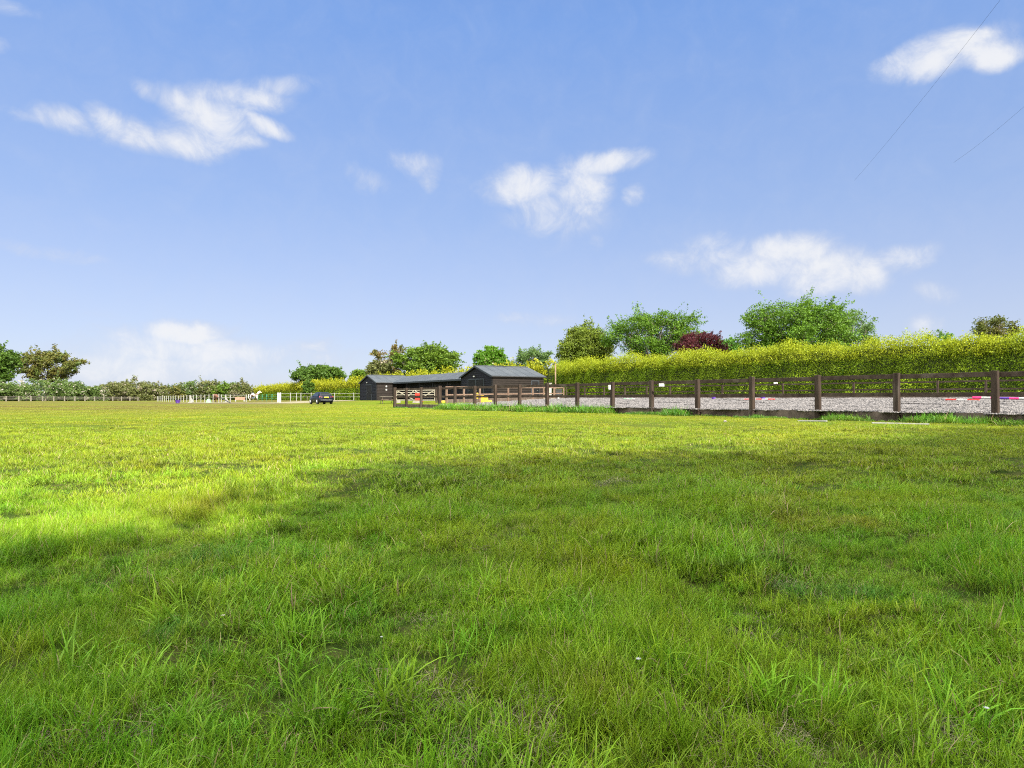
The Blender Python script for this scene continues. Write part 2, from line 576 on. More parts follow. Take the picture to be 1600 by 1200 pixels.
M['ground'] = ground_material()
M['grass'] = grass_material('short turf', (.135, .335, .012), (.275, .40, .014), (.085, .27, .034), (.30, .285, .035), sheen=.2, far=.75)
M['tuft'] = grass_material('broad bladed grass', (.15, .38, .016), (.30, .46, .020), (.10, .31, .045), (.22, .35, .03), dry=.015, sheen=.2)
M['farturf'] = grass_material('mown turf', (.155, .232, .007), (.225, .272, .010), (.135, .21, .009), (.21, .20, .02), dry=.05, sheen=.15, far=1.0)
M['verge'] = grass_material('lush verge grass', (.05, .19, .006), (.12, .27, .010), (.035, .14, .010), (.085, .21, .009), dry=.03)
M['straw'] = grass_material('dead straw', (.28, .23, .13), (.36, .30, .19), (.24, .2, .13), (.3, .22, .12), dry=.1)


def gravel_material():
    m_, n, out = new_mat('arena chippings')
    at = n.n('ShaderNodeAttribute', attribute_name='tint')
    c = n.mix(at.outputs['Fac'], (.085, .078, .077), (.20, .184, .180))
    c = n.mix(n.m('GREATER_THAN', n.m('FRACT', n.m('MULTIPLY', at.outputs['Fac'], 7)), .72), c, (.04, .037, .038))
    bs = n.n('ShaderNodeBsdfPrincipled')
    bs.inputs['Roughness'].default_value = .8
    n.l(c, bs.inputs['Base Color'])
    n.l(bs.outputs[0], out.inputs[0])
    return m_


def arena_material():
    m_, n, out = new_mat('arena surface')
    g = n.n('ShaderNodeNewGeometry')
    P = g.outputs['Position']
    v = n.n('ShaderNodeTexVoronoi')
    v.inputs['Scale'].default_value = 11
    n.l(P, v.inputs['Vector'])
    sc = n.n('ShaderNodeSeparateColor')
    n.l(v.outputs['Color'], sc.inputs[0])
    c = n.mix(sc.outputs[0], (.045, .041, .040), (.165, .152, .150))
    c = n.mix(n.ramp(v.outputs['Distance'], .25, .6), c, (.12, .11, .11))
    bs = n.n('ShaderNodeBsdfPrincipled')
    bs.inputs['Roughness'].default_value = .9
    n.l(c, bs.inputs['Base Color'])
    n.l(bs.outputs[0], out.inputs[0])
    return m_


M['gravel'] = gravel_material()
M['arena'] = arena_material()

# ------------------------------------------------------------------ ground sheet
def axis(n, lo, hi, k):
    t = np.linspace(-1, 1, n)
    s = np.sinh(t * k) / math.sinh(k)
    return np.where(s < 0, -s * lo, s * hi)


xs = axis(300, -1500, 1500, 6.5)
ys = axis(300, -1500, 1500, 6.5) + 3
XX, YY = np.meshgrid(xs, ys)
ZZ = gz(XX, YY)
nx, ny = len(xs), len(ys)
idx = np.arange(nx * ny).reshape(ny, nx)
fc = np.stack([idx[:-1, :-1], idx[:-1, 1:], idx[1:, 1:], idx[1:, :-1]], -1).reshape(-1, 4)
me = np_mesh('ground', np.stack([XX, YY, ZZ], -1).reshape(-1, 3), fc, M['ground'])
me.shade_smooth()
go = bpy.data.objects.new('ground', me)
col.objects.link(go)
tag(go, 'green grazed field running out to the far hedges', 'ground', kind='structure')


# ------------------------------------------------------------------ scattered plants: points carry rotation, scale and kind
def scatter(name, pts, rot, scl, kid, protos, label, cat, group=None):
    me = bpy.data.meshes.new(name)
    me.vertices.add(len(pts))
    me.vertices.foreach_set('co', np.ascontiguousarray(pts, np.float32).ravel())
    a = me.attributes.new('rot', 'FLOAT_VECTOR', 'POINT')
    a.data.foreach_set('vector', np.ascontiguousarray(rot, np.float32).ravel())
    a = me.attributes.new('scl', 'FLOAT', 'POINT')
    a.data.foreach_set('value', scl.astype(np.float32))
    a = me.attributes.new('kid', 'INT', 'POINT')
    a.data.foreach_set('value', kid.astype(np.int32))
    o = bpy.data.objects.new(name, me)
    col.objects.link(o)
    pc = bpy.data.collections.new(name + '_kinds')
    for i, pm in enumerate(protos):
        po = bpy.data.objects.new('%s_kind_%02d' % (name, i), pm)
        pc.objects.link(po)
    ng = bpy.data.node_groups.new(name, 'GeometryNodeTree')
    ng.interface.new_socket('Geometry', in_out='INPUT', socket_type='NodeSocketGeometry')
    ng.interface.new_socket('Geometry', in_out='OUTPUT', socket_type='NodeSocketGeometry')
    gi = ng.nodes.new('NodeGroupInput')
    go_ = ng.nodes.new('NodeGroupOutput')
    ci = ng.nodes.new('GeometryNodeCollectionInfo')
    ci.inputs[0].default_value = pc
    ci.inputs[1].default_value = True
    ci.inputs[2].default_value = True
    ip = ng.nodes.new('GeometryNodeInstanceOnPoints')

    def named(nm, dt):
        nd = ng.nodes.new('GeometryNodeInputNamedAttribute')
        nd.data_type = dt
        nd.inputs[0].default_value = nm
        return [s_ for s_ in nd.outputs if s_.enabled and s_.name == 'Attribute'][0]
    er = ng.nodes.new('FunctionNodeEulerToRotation')
    ng.links.new(named('rot', 'FLOAT_VECTOR'), er.inputs[0])
    L = ng.links.new
    L(gi.outputs[0], ip.inputs['Points'])
    L(ci.outputs[0], ip.inputs['Instance'])
    ip.inputs['Pick Instance'].default_value = True
    L(named('kid', 'INT'), ip.inputs['Instance Index'])
    L(er.outputs[0], ip.inputs['Rotation'])
    L(named('scl', 'FLOAT'), ip.inputs['Scale'])
    L(ip.outputs[0], go_.inputs[0])
    md = o.modifiers.new('scatter', 'NODES')
    md.node_group = ng
    tag(o, label, cat, group, 'stuff')
    return o


def blades(name, mat, n, rad, hmin, hmax, wid, segs, bend, rng, lean=0.25, clump=0, square=False):
    """a patch of n grass blades; each is a curved tapering strip"""
    if square:
        bx = rng.uniform(-rad, rad, n)
        by = rng.uniform(-rad, rad, n)
    else:
        r = rad * np.sqrt(rng.random(n))
        th = rng.random(n) * 2 * np.pi
        bx, by = r * np.cos(th), r * np.sin(th)
    if clump:
        cx, cy = rng.uniform(-rad, rad, clump), rng.uniform(-rad, rad, clump)
        w_ = rng.integers(0, clump, n)
        k = rng.random(n) < .6
        bx = np.where(k, cx[w_] + rng.normal(0, rad * .07, n), bx)
        by = np.where(k, cy[w_] + rng.normal(0, rad * .07, n), by)
    h = rng.uniform(hmin, hmax, n) * (0.55 + 0.45 * rng.random(n))
    az_ = rng.random(n) * 2 * np.pi
    ln = np.abs(rng.normal(lean, .22, n))
    bd = np.abs(rng.normal(bend, bend * .6, n))
    face = az_ + rng.normal(np.pi / 2, .7, n)
    wd = wid * rng.uniform(.6, 1.3, n)
    V = []
    A = []
    ts = np.linspace(0, 1, segs + 1)
    px_, py_, pz = bx.copy(), by.copy(), np.zeros(n) - .01
    for i, t in enumerate(ts):
        if i:
            ang = ln + bd * (t ** 1.4) * 1.6
            st = h / segs
            px_ = px_ + np.sin(ang) * np.cos(az_) * st
            py_ = py_ + np.sin(ang) * np.sin(az_) * st
            pz = pz + np.cos(ang) * st
        if i < segs:
            ww = wd * (1 - t ** 2.2) * .5 * (0.75 + 0.5 * t if t < .5 else 1)
            V.append(np.stack([px_ - np.cos(face) * ww, py_ - np.sin(face) * ww, pz], -1))
            V.append(np.stack([px_ + np.cos(face) * ww, py_ + np.sin(face) * ww, pz], -1))
            A += [np.full(n, t), np.full(n, t)]
        else:
            V.append(np.stack([px_, py_, pz], -1))
            A.append(np.full(n, 1.0))
    k = 2 * segs + 1
    V = np.stack(V, 1).reshape(-1, 3)
    A = np.stack(A, 1).reshape(-1)
    b = (np.arange(n) * k)[:, None]
    tris = []
    for s_ in range(segs - 1):
        tris += [b + np.array([2 * s_, 2 * s_ + 1, 2 * s_ + 3]), b + np.array([2 * s_, 2 * s_ + 3, 2 * s_ + 2])]
    tris.append(b + np.array([2 * segs - 2, 2 * segs - 1, 2 * segs]))
    F_ = np.concatenate(tris, 0)
    tint = rng.random(n)
    ft = np.tile(tint, len(tris))
    me = np_mesh(name, V, F_, mat, tint=ft, vert_attr={'along': A})
    return me


def wedge(n, y0, y1, rng, margin=1.6):
    """random points of the ground wedge the camera looks over (and to each side of it)"""
    y = np.sqrt(rng.uniform(y0 * y0, y1 * y1, n))
    x = rng.uniform(-1, 1, n) * (0.86 * y + margin)
    return x, y


def lownoise(x, y, seed, wl):
    rs = np.random.default_rng(seed)
    v = np.zeros_like(x)
    for i in range(9):
        th, ph, l = rs.uniform(0, 6.28), rs.uniform(0, 6.28), wl * rs.uniform(.5, 1.6)
        v += np.sin((x * math.cos(th) + y * math.sin(th)) * 6.283 / l + ph)
    return v / 3.0


def in_arena(x, y, off=-0.25):
    q = (x - FA.x) * FN.x + (y - FA.y) * FN.y
    s_ = (x - FA.x) * FN.y - (y - FA.y) * FN.x
    return (q > off) & (q < 24) & (s_ > -33)


GR = np.random.default_rng(5)
near_p = [blades('turf_patch', M['grass'], 420, .17, .05, .105, .0032, 3, .5, GR, clump=9) for _ in range(4)]
near_p += [blades('fine_patch', M['grass'], 520, .17, .06, .12, .0020, 3, .35, GR, lean=.18, clump=6) for _ in range(2)]
n_ = 2700
x, y = wedge(n_, .55, 4.6, GR, .7)
kid = np.where(lownoise(x, y, 3, 1.6) > .25, GR.integers(4, 6, n_), GR.integers(0, 4, n_))
scl = .80 + .40 * lownoise(x, y, 4, .9) + GR.uniform(-.12, .2, n_)
scl = np.clip(scl, .58, 1.5)
rot = np.stack([GR.normal(0, .12, n_), GR.normal(0, .12, n_), GR.uniform(0, 6.28, n_)], -1)
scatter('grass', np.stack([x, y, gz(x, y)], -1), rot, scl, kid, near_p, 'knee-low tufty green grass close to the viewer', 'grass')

mid_p = [blades('turf_mid', M['grass'], 520, .32, .04, .085, .0052, 2, .5, GR, clump=12) for _ in range(4)]
n_ = 6200
x, y = wedge(n_, 4.3, 17, GR, 1.2)
k = (y < 10) | (GR.random(n_) < (17 - y) / 7)
x, y = x[k], y[k]
n_ = len(x)
scl = np.clip(.88 + .38 * lownoise(x, y, 4, 1.1) + GR.uniform(-.1, .15, n_), .6, 1.4)
rot = np.stack([GR.normal(0, .08, n_), GR.normal(0, .08, n_), GR.uniform(0, 6.28, n_)], -1)
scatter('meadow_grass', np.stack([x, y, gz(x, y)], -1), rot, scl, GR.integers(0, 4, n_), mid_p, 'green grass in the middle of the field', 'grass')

far_p = [blades('turf_far', M['farturf'], 700, .75, .025, .06, .011, 1, .3, GR, clump=14) for _ in range(3)]
n_ = 11500
x, y = wedge(n_, 8.5, 75, GR, 2)
k = ~in_arena(x, y) & ((y < 35) | (GR.random(n_) < (75 - y) / 40)) & ((y > 13) | (GR.random(n_) < (y - 8) / 5))
x, y = x[k], y[k]
n_ = len(x)
rot = np.stack([GR.normal(0, .02, n_), GR.normal(0, .02, n_), GR.uniform(0, 6.28, n_)], -1)
scatter('field_grass', np.stack([x, y, gz(x, y)], -1), rot, np.clip(1 + .25 * lownoise(x, y, 9, 5), .6, 1.5), GR.integers(0, 3, n_), far_p,
        'short mown sunlit grass further out', 'grass')

# broad bladed tussocks, dead straw
tuft_p = [blades('tussock', M['tuft'], 55, .07, .13, .23, .0062, 5, .45, GR, lean=.25) for _ in range(4)]
tuft_p += [blades('tussock_wide', M['tuft'], 75, .13, .10, .19, .0050, 4, .5, GR, lean=.3) for _ in range(3)]


def ground_px(px, py):
    """ground point under a photo pixel"""
    x = (px - 800) / F
    d = W(px, py, 1.0) - Vector((0, 0, CZ))
    Y = CZ / -d.z
    for _ in range(12):
        g = gzf(d.x * Y, Y)
        Y = .5 * Y + .5 * (CZ - g) / -d.z
    return d.x * Y, Y


spots = [(455, 1180, 5, .10), (490, 1120, 4, .1), (640, 1150, 6, .12), (720, 1185, 4, .1), (60, 1150, 6, .12), (150, 1110, 6, .15), (230, 1080, 5, .15),
         (540, 920, 6, .2), (350, 960, 5, .2), (330, 1010, 4, .15), (960, 1180, 6, .15), (1090, 1170, 6, .2), (1180, 1180, 6, .2), (1320, 1150, 6, .2),
         (1480, 1060, 6, .25), (1560, 980, 5, .3), (1180, 920, 6, .3), (1270, 920, 5, .3), (900, 1010, 5, .2), (820, 1060, 4, .2), (1420, 1180, 5, .2),
         (60, 960, 7, .3), (250, 905, 4, .25), (1240, 1090, 4, .2), (1010, 1000, 5, .25), (1130, 800, 4, .5), (640, 960, 4, .2), (1380, 900, 5, .4)]
tx, ty = [], []
for px, py, c, sp in spots:
    gx_, gy_ = ground_px(px, py)
    for _ in range(c):
        tx.append(gx_ + GR.normal(0, sp))
        ty.append(max(.75, gy_ + GR.normal(0, sp)))
ex, ey = wedge(900, .8, 6, GR, .5)
k = lownoise(ex, ey, 21, 1.5) > .55
ex, ey = ex[k], ey[k]
x = np.concatenate([np.array(tx), ex])
y = np.concatenate([np.array(ty), ey])
n_ = len(x)
rot = np.stack([GR.normal(0, .1, n_), GR.normal(0, .1, n_), GR.uniform(0, 6.28, n_)], -1)
scl = np.clip(GR.normal(.60, .17, n_), .32, 1.0)
scatter('tussock_grass', np.stack([x, y, gz(x, y)], -1), rot, scl, GR.integers(0, 7, n_), tuft_p, 'tussocks of broad long green blades in the foreground', 'grass')

straw_p = [blades('straw', M['straw'], 90, .09, .03, .09, .0024, 3, .8, GR, lean=1.1) for _ in range(3)]
sx, sy = [], []
for px, py, c, sp in [(765, 1175, 14, .05), (820, 1120, 10, .05), (700, 975, 8, .08), (1000, 1085, 8, .05), (1200, 1175, 10, .06), (640, 1110, 8, .04), (120, 1150, 6, .05),
                      (1090, 990, 7, .07), (1260, 910, 8, .1), (1040, 1070, 6, .05), (520, 1130, 7, .05), (180, 1160, 6, .05), (930, 755, 10, .3), (830, 850, 5, .15), (1480, 1150, 5, .05)]:
    gx_, gy_ = ground_px(px, py)
    for _ in range(c):
        sx.append(gx_ + GR.normal(0, sp))
        sy.append(gy_ + GR.normal(0, sp))
ex, ey = wedge(220, .8, 7, GR, .5)
k = lownoise(ex, ey, 33, 1.2) > .75
x = np.concatenate([np.array(sx), ex[k]])
y = np.concatenate([np.array(sy), ey[k]])
n_ = len(x)
rot = np.stack([GR.normal(0, .1, n_), GR.normal(0, .1, n_), GR.uniform(0, 6.28, n_)], -1)
scatter('dead_grass', np.stack([x, y, gz(x, y) + .015], -1), rot, GR.uniform(.6, 1.2, n_), GR.integers(0, 3, n_), straw_p, 'pale dead straw lying among the green blades', 'dead grass')

# ------------------------------------------------------------------ foliage
def leaf_quads(c, size, rng, flat=0.0, asp=.55, updir=None):
    """one bent rhombic leaf (or leaf spray) at every point c"""
    n = len(c)
    a = rng.normal(size=(n, 3))
    a[:, 2] *= (1 - flat)
    if updir is not None:
        a = a * .6 + updir
    a /= np.linalg.norm(a, axis=1)[:, None] + 1e-9
    b = rng.normal(size=(n, 3))
    b -= a * (a * b).sum(1)[:, None]
    b /= np.linalg.norm(b, axis=1)[:, None] + 1e-9
    nrm = np.cross(a, b)
    s = (size * rng.uniform(.6, 1.35, n))[:, None]
    p0 = c - a * s * .5
    p2 = c + a * s * .5 - nrm * s * .1
    p1 = c + b * s * asp * .5 + nrm * s * .12
    p3 = c - b * s * asp * .5 + nrm * s * .12
    V = np.stack([p0, p1, p2, p3], 1).reshape(-1, 3)
    F_ = np.arange(n * 4).reshape(n, 4)
    return V, F_


def mesh_obj(name, me, parent=None, loc=None):
    o = bpy.data.objects.new(name, me)
    col.objects.link(o)
    if parent is not None:
        o.parent = parent
    if loc is not None:
        o.location = loc
    return o


TREES = []


def tree(name, label, px, ytop, ybot, wpx, Y, mat, leaf=.22, n=9000, lobes=14, clump=.55, per=16, seed=1, depth=.8, gap=.0, group=None,
         cat='tree', base=None, top_heavy=.5, droop=0.0, lobe_r=.36, trunk_r=None, flat=.25, cone=0.0, bark='bark', spray=1.6):
    """a tapered trunk, limbs and a crown of leaf clumps; px.. are photo pixels, Y the distance"""
    rng = np.random.default_rng(seed)
    top = W(px, ytop, Y)
    bot = W(px, ybot, Y)
    wd = wpx / F * Y
    zb = gzf(top.x, Y) if base is None else base
    root = thing(name, (top.x, Y, zb), label, cat, group)
    H = top.z - zb
    cb = bot.z - zb
    ch = H - cb
    cen = np.array([0, 0, cb + ch * .5])
    # lobe centres spread over an ellipsoid
    lobes = int(lobes * 1.5)
    lobe_r *= .84
    n = int(n * 1.5)
    lc, lr = [], []
    for i in range(lobes):
        t = (i + .5) / lobes
        zf = 1 - 2 * t
        rr = math.sqrt(max(0, 1 - zf * zf))
        th = i * 2.399963 + rng.uniform(-.4, .4)
        hz_ = zf * (.62) + top_heavy * .1
        k = rng.uniform(.42, .92)
        if cone:
            rr *= (1 - cone * (zf * .5 + .5)) * (1.25 if cone > 0 else .8)
        lc.append([rr * math.cos(th) * wd * .5 * k * 1.15, rr * math.sin(th) * wd * .5 * k * depth, cen[2] + hz_ * ch * .5 * rng.uniform(.9, 1.08)])
        lr.append([wd * lobe_r * .5 * rng.uniform(.8, 1.25), wd * lobe_r * .5 * depth, ch * lobe_r * .5 * rng.uniform(.75, 1.2)])
    lc.append([0, 0, cen[2]])
    lr.append([wd * .3, wd * .3 * depth, ch * .3])
    lc, lr = np.array(lc), np.array(lr)
    nc = max(6, n // per)
    which = rng.integers(0, len(lc), nc)
    d = rng.normal(size=(nc, 3))
    d /= np.linalg.norm(d, axis=1)[:, None]
    rad = rng.uniform(.35, 1.0, nc) ** .5 * rng.uniform(.85, 1.12, nc)
    cc = lc[which] + d * rad[:, None] * lr[which]
    # keep inside a ragged envelope
    e = (cc - cen) / np.array([wd * .5, wd * .5 * depth, ch * .5])
    rr = np.sqrt((np.abs(e) ** 2.3).sum(1))
    cc = np.where(rr[:, None] > 1.0, cen + (cc - cen) / rr[:, None] * rng.uniform(.9, 1.04, nc)[:, None], cc)
    if gap:
        g = np.sin(cc[:, 0] * 2.1 + seed) + np.sin(cc[:, 1] * 1.7 + seed * 2) + np.sin(cc[:, 2] * 2.6 + seed * 3) + rng.normal(0, .5, nc)
        cc = cc[g > -2.2 + gap * 3]
        nc = len(cc)
    pts = np.repeat(cc, per, 0) + np.clip(rng.normal(size=(nc * per, 3)), -1.5, 1.5) * clump * np.array([1, 1, .55]) * np.repeat(rng.uniform(.4, 1.1, nc), per)[:, None] * .42
    pts[:, 2] -= droop * np.abs(rng.normal(0, .4, len(pts)))
    # twigs that reach out of the crown, leafy along their length
    ns_ = int(spray * lobes)
    if ns_:
        src = rng.integers(0, nc, ns_ * 4)
        e = (cc[src] - cen) / np.array([wd * .5, wd * .5 * depth, ch * .5])
        src = src[np.argsort(-(e ** 2).sum(1))][:ns_]
        dd = (cc[src] - cen) / np.linalg.norm(cc[src] - cen, axis=1)[:, None] + rng.normal(0, .35, (ns_, 3)) + np.array([0, 0, .25])
        ln_ = wd * rng.uniform(.04, .13, ns_)
        tt = rng.random((ns_, 26))[:, :, None]
        sp = cc[src][:, None, :] + dd[:, None, :] * tt * ln_[:, None, None] + rng.normal(0, leaf * .35, (ns_, 26, 3))
        pts = np.concatenate([pts, sp.reshape(-1, 3)])
    V, F_ = leaf_quads(pts, leaf, rng, flat=flat)
    tint = np.clip(np.concatenate([np.repeat(rng.random(nc), per), rng.random(len(pts) - nc * per)]) * .6 + rng.random(len(pts)) * .4, 0, 1)
    me = np_mesh('crown', V, F_, mat, tint=tint)
    mesh_obj('crown', me, root)
    # wood
    tr = trunk_r or max(.09, H * .022)
    o = origin_of(root)
    mb = MB()
    fork = max(.8, cb + ch * .12)
    pts_ = [o + Vector((0, 0, -.15)), o + Vector((0, 0, .1)), o + Vector((rng.uniform(-.1, .1), rng.uniform(-.1, .1), fork * .55)), o + Vector((0, 0, fork)),
            o + Vector((rng.uniform(-.2, .2), 0, cen[2])), o + Vector((0, 0, cen[2] + ch * .28))]
    mb.tube(pts_, [tr * 1.5, tr * 1.15, tr, tr * .85, tr * .4, tr * .12], 9)
    mb.build('trunk', M[bark], root, smooth=True)
    lb = MB()
    for i in range(len(lc) - 1):
        a = Vector((0, 0, fork * rng.uniform(.75, 1.1) + max(0, (lc[i][2] - cen[2])) * .4))
        b = Vector(lc[i])
        mid = a.lerp(b, .5) + Vector((0, 0, -.06 * (b - a).length))
        lb.tube([o + a, o + mid, o + b], [tr * .38, tr * .24, tr * .06], 6)
        sel = np.where(which[:nc] == i)[0][:9] if not gap else rng.integers(0, nc, 4)
        for j in sel:
            c_ = Vector(cc[j])
            if (c_ - b).length < wd * .35:
                lb.tube([o + mid.lerp(b, .5), o + c_], [tr * .12, tr * .03], 4)
    lb.build('limbs', M[bark], root, smooth=True)
    TREES.append(root)
    return root


L_oak = leaf_mat('oak leaves', (.035, .08, .010), (.09, .16, .02), trans=.3)
L_oakbr = leaf_mat('young bronze oak leaves', (.065, .07, .015), (.14, .125, .025), (.06, .10, .018), trans=.2, nscale=.25)
L_haw = leaf_mat('hawthorn leaves and blossom', (.05, .10, .022), (.12, .17, .04), trans=.3, nscale=.3, flower=(.36, .33, .27), fl_amt=.42)
L_bushbr = leaf_mat('brownish bush leaves', (.08, .10, .03), (.15, .16, .05), trans=.3, nscale=.3, flower=(.30, .255, .20), fl_amt=.40)
L_green = leaf_mat('mid green leaves', (.04, .09, .008), (.125, .20, .016), trans=.25)
L_bright = leaf_mat('fresh green leaves', (.033, .09, .006), (.115, .215, .014), trans=.25)
L_round = leaf_mat('chestnut leaves and candles', (.045, .13, .008), (.12, .25, .018), trans=.35, nscale=.8, flower=(.40, .42, .2), fl_amt=.28)
L_loose = leaf_mat('grey green leaves', (.06, .12, .03), (.14, .22, .07), trans=.35)
L_cypress = leaf_mat('yellow green conifer sprays', (.045, .08, .010), (.18, .225, .02), (.11, .16, .016), trans=.25, nscale=.6)
L_copper = leaf_mat('copper leaves', (.032, .006, .010), (.095, .018, .024), trans=.3)
L_bronze = leaf_mat('sparse bronze leaves', (.09, .07, .025), (.19, .12, .035), (.09, .12, .03), trans=.3, nscale=.4)
L_hedge = leaf_mat('clipped golden hedge sprays', (.14, .21, .012), (.34, .46, .024), (.20, .31, .016), trans=.35, nscale=.5)
L_shoot = leaf_mat('golden hedge shoots', (.12, .18, .008), (.37, .40, .016), (.23, .30, .012), trans=.35, nscale=.7)
L_shoot_far = leaf_mat('yellow hedge shoots', (.14, .17, .008), (.34, .345, .012), (.25, .27, .010), trans=.35, nscale=.2)
L_shrub = leaf_mat('blue green shrub leaves', (.045, .13, .016), (.12, .25, .03), trans=.3)
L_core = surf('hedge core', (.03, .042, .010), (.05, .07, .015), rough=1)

# trees beyond the hedges, left to right
tree('oak_tree', 'dark green oak at the left edge of the photo', -12, 535, 612, 74, 185, L_oak, leaf=.65, n=9000, seed=2, clump=1.7, spray=.5)
tree('oak_tree', 'wide bronze green oak behind the white blossom bushes on the far left', 76, 541, 604, 102, 200, L_oakbr, leaf=.62, n=8500, seed=3, clump=1.5, gap=.22, lobes=18, lobe_r=.26, droop=.6)
G_b = 'hawthorn bushes along the far boundary'
bushes = [(-14, 588, 60, 178, L_haw, 'green hawthorn with cream blossom under the dark oak at the left edge'),
          (32, 600, 34, 182, L_haw, 'low green hawthorn between the left edge and the widest blossom bush'),
          (72, 590, 76, 184, L_haw, 'widest white blossom hawthorn below the bronze oak'),
          (112, 594, 34, 190, L_haw, 'slim blossom hawthorn at the right foot of the bronze oak'),
          (140, 603, 44, 195, L_haw, 'low hawthorn where the sky dips, right of the bronze oak'),
          (176, 595, 46, 200, L_bushbr, 'brownish bush left of the blossoming one along the rail fence'),
          (205, 592, 44, 205, L_bushbr, 'tall brownish bush with pink cream blossom at the end of the rail fence'),
          (232, 598, 40, 205, L_bushbr, 'faded blossom bush sloping down behind the first white paddock posts'),
          (262, 600, 44, 210, L_oakbr, 'low olive bush behind the close row of white posts'),
          (298, 594, 46, 215, L_haw, 'bushy green hawthorn above the purple tub'),
          (326, 593, 40, 215, L_bushbr, 'grey green bush with blossom behind the brown horse'),
          (352, 596, 40, 215, L_green, 'plain mid green bush between two blossom bushes'),
          (376, 595, 32, 215, L_bushbr, 'pinkish grey bush next to the yellow hedge end')]
for i, (px, yt, wp, Y, mt, lb) in enumerate(bushes):
    tree('hawthorn_bush', lb, px, yt, 634, wp * 1.25, Y, mt, leaf=.48, n=5200, seed=20 + i, clump=1.2, lobes=10, lobe_r=.5, cat='bush', group=G_b, base=0.0, trunk_r=.15, top_heavy=.2)
tree('broad_tree', 'broad flat topped green tree behind the yellow hedge, left of the stables', 499, 568, 606, 78, 165, L_oak, leaf=.5, n=9000, seed=41, clump=1.3, lobes=20, droop=.3, lobe_r=.34, spray=.4)
tree('small_tree', 'small green tree poking over the hedge just left of the stables', 563, 577, 602, 32, 160, L_green, leaf=.45, n=2600, seed=42, clump=1.0)
tree('bronze_tree', 'thin brown leaved tree with bare gaps behind the black stables', 610, 536, 596, 60, 125, L_bronze, leaf=.40, n=1500, seed=43, clump=1.1, gap=.30, lobes=18, lobe_r=.25, flat=.1)
tree('bronze_bush', 'olive bush at the foot of the thin brown tree', 594, 562, 596, 34, 122, L_bushbr, leaf=.4, n=2800, seed=44, clump=1.0, cat='bush')
tree('broad_tree', 'full green broadleaf behind the long stable roof', 667, 536, 598, 98, 120, L_green, leaf=.36, n=15000, seed=45, clump=1.1, lobes=22, droop=.2, lobe_r=.34)
tree('chestnut_tree', 'round bright green tree with pale flowers above the right stable', 768, 541, 590, 50, 100, L_round, leaf=.32, n=9000, seed=46, clump=.8, lobes=20, lobe_r=.42, spray=.4)
tree('loose_tree', 'loose grey green tree right of the round one', 828, 541, 592, 62, 92, L_loose, leaf=.26, n=5000, seed=47, clump=.9, gap=.12, lobes=16, lobe_r=.3)
tree('conifer_tree', 'yellow green conifer standing over the hedge left of the spreading tree', 913, 501, 592, 84, 78, L_cypress, leaf=.20, n=22000, seed=48, clump=.8, lobes=26, cone=.55, lobe_r=.34)
tree('spreading_tree', 'wide spreading green tree between the conifer and the copper one', 1020, 482, 575, 158, 74, L_bright, leaf=.19, n=20000, seed=49, clump=.9, lobes=26, gap=.06, lobe_r=.24, top_heavy=.9, cone=-.35)
tree('copper_tree', 'dark red copper leaved tree over the hedge', 1094, 514, 580, 80, 66, L_copper, leaf=.17, n=9000, seed=50, clump=.7, lobes=18, lobe_r=.32)
tree('small_tree', 'small blue green tree in the dip right of the copper one', 1136, 527, 575, 44, 90, L_shrub, leaf=.28, n=3500, seed=51, clump=.8)
tree('cherry_tree', 'largest fresh green tree, right of the copper one', 1245, 458, 585, 178, 62, L_bright, leaf=.18, n=29000, seed=52, clump=.8, lobes=30, lobe_r=.3, top_heavy=.3, droop=.1)
tree('birch_tree', 'pale green tree behind the right side of the largest tree', 1325, 477, 580, 80, 72, L_loose, leaf=.2, n=8000, seed=53, clump=.8, lobes=18, gap=.05, lobe_r=.32)
tree('small_tree', 'small brown green tree top over the hedge near the right edge', 1551, 489, 570, 62, 58, L_oakbr, leaf=.17, n=5000, seed=54, clump=.7, lobes=14)
tree('young_tree', 'thin twiggy sapling tops above the hedge, left of the small brown green tree', 1462, 509, 560, 40, 52, L_loose, leaf=.13, n=700, seed=55, clump=.5, lobes=9, gap=.2, trunk_r=.05)

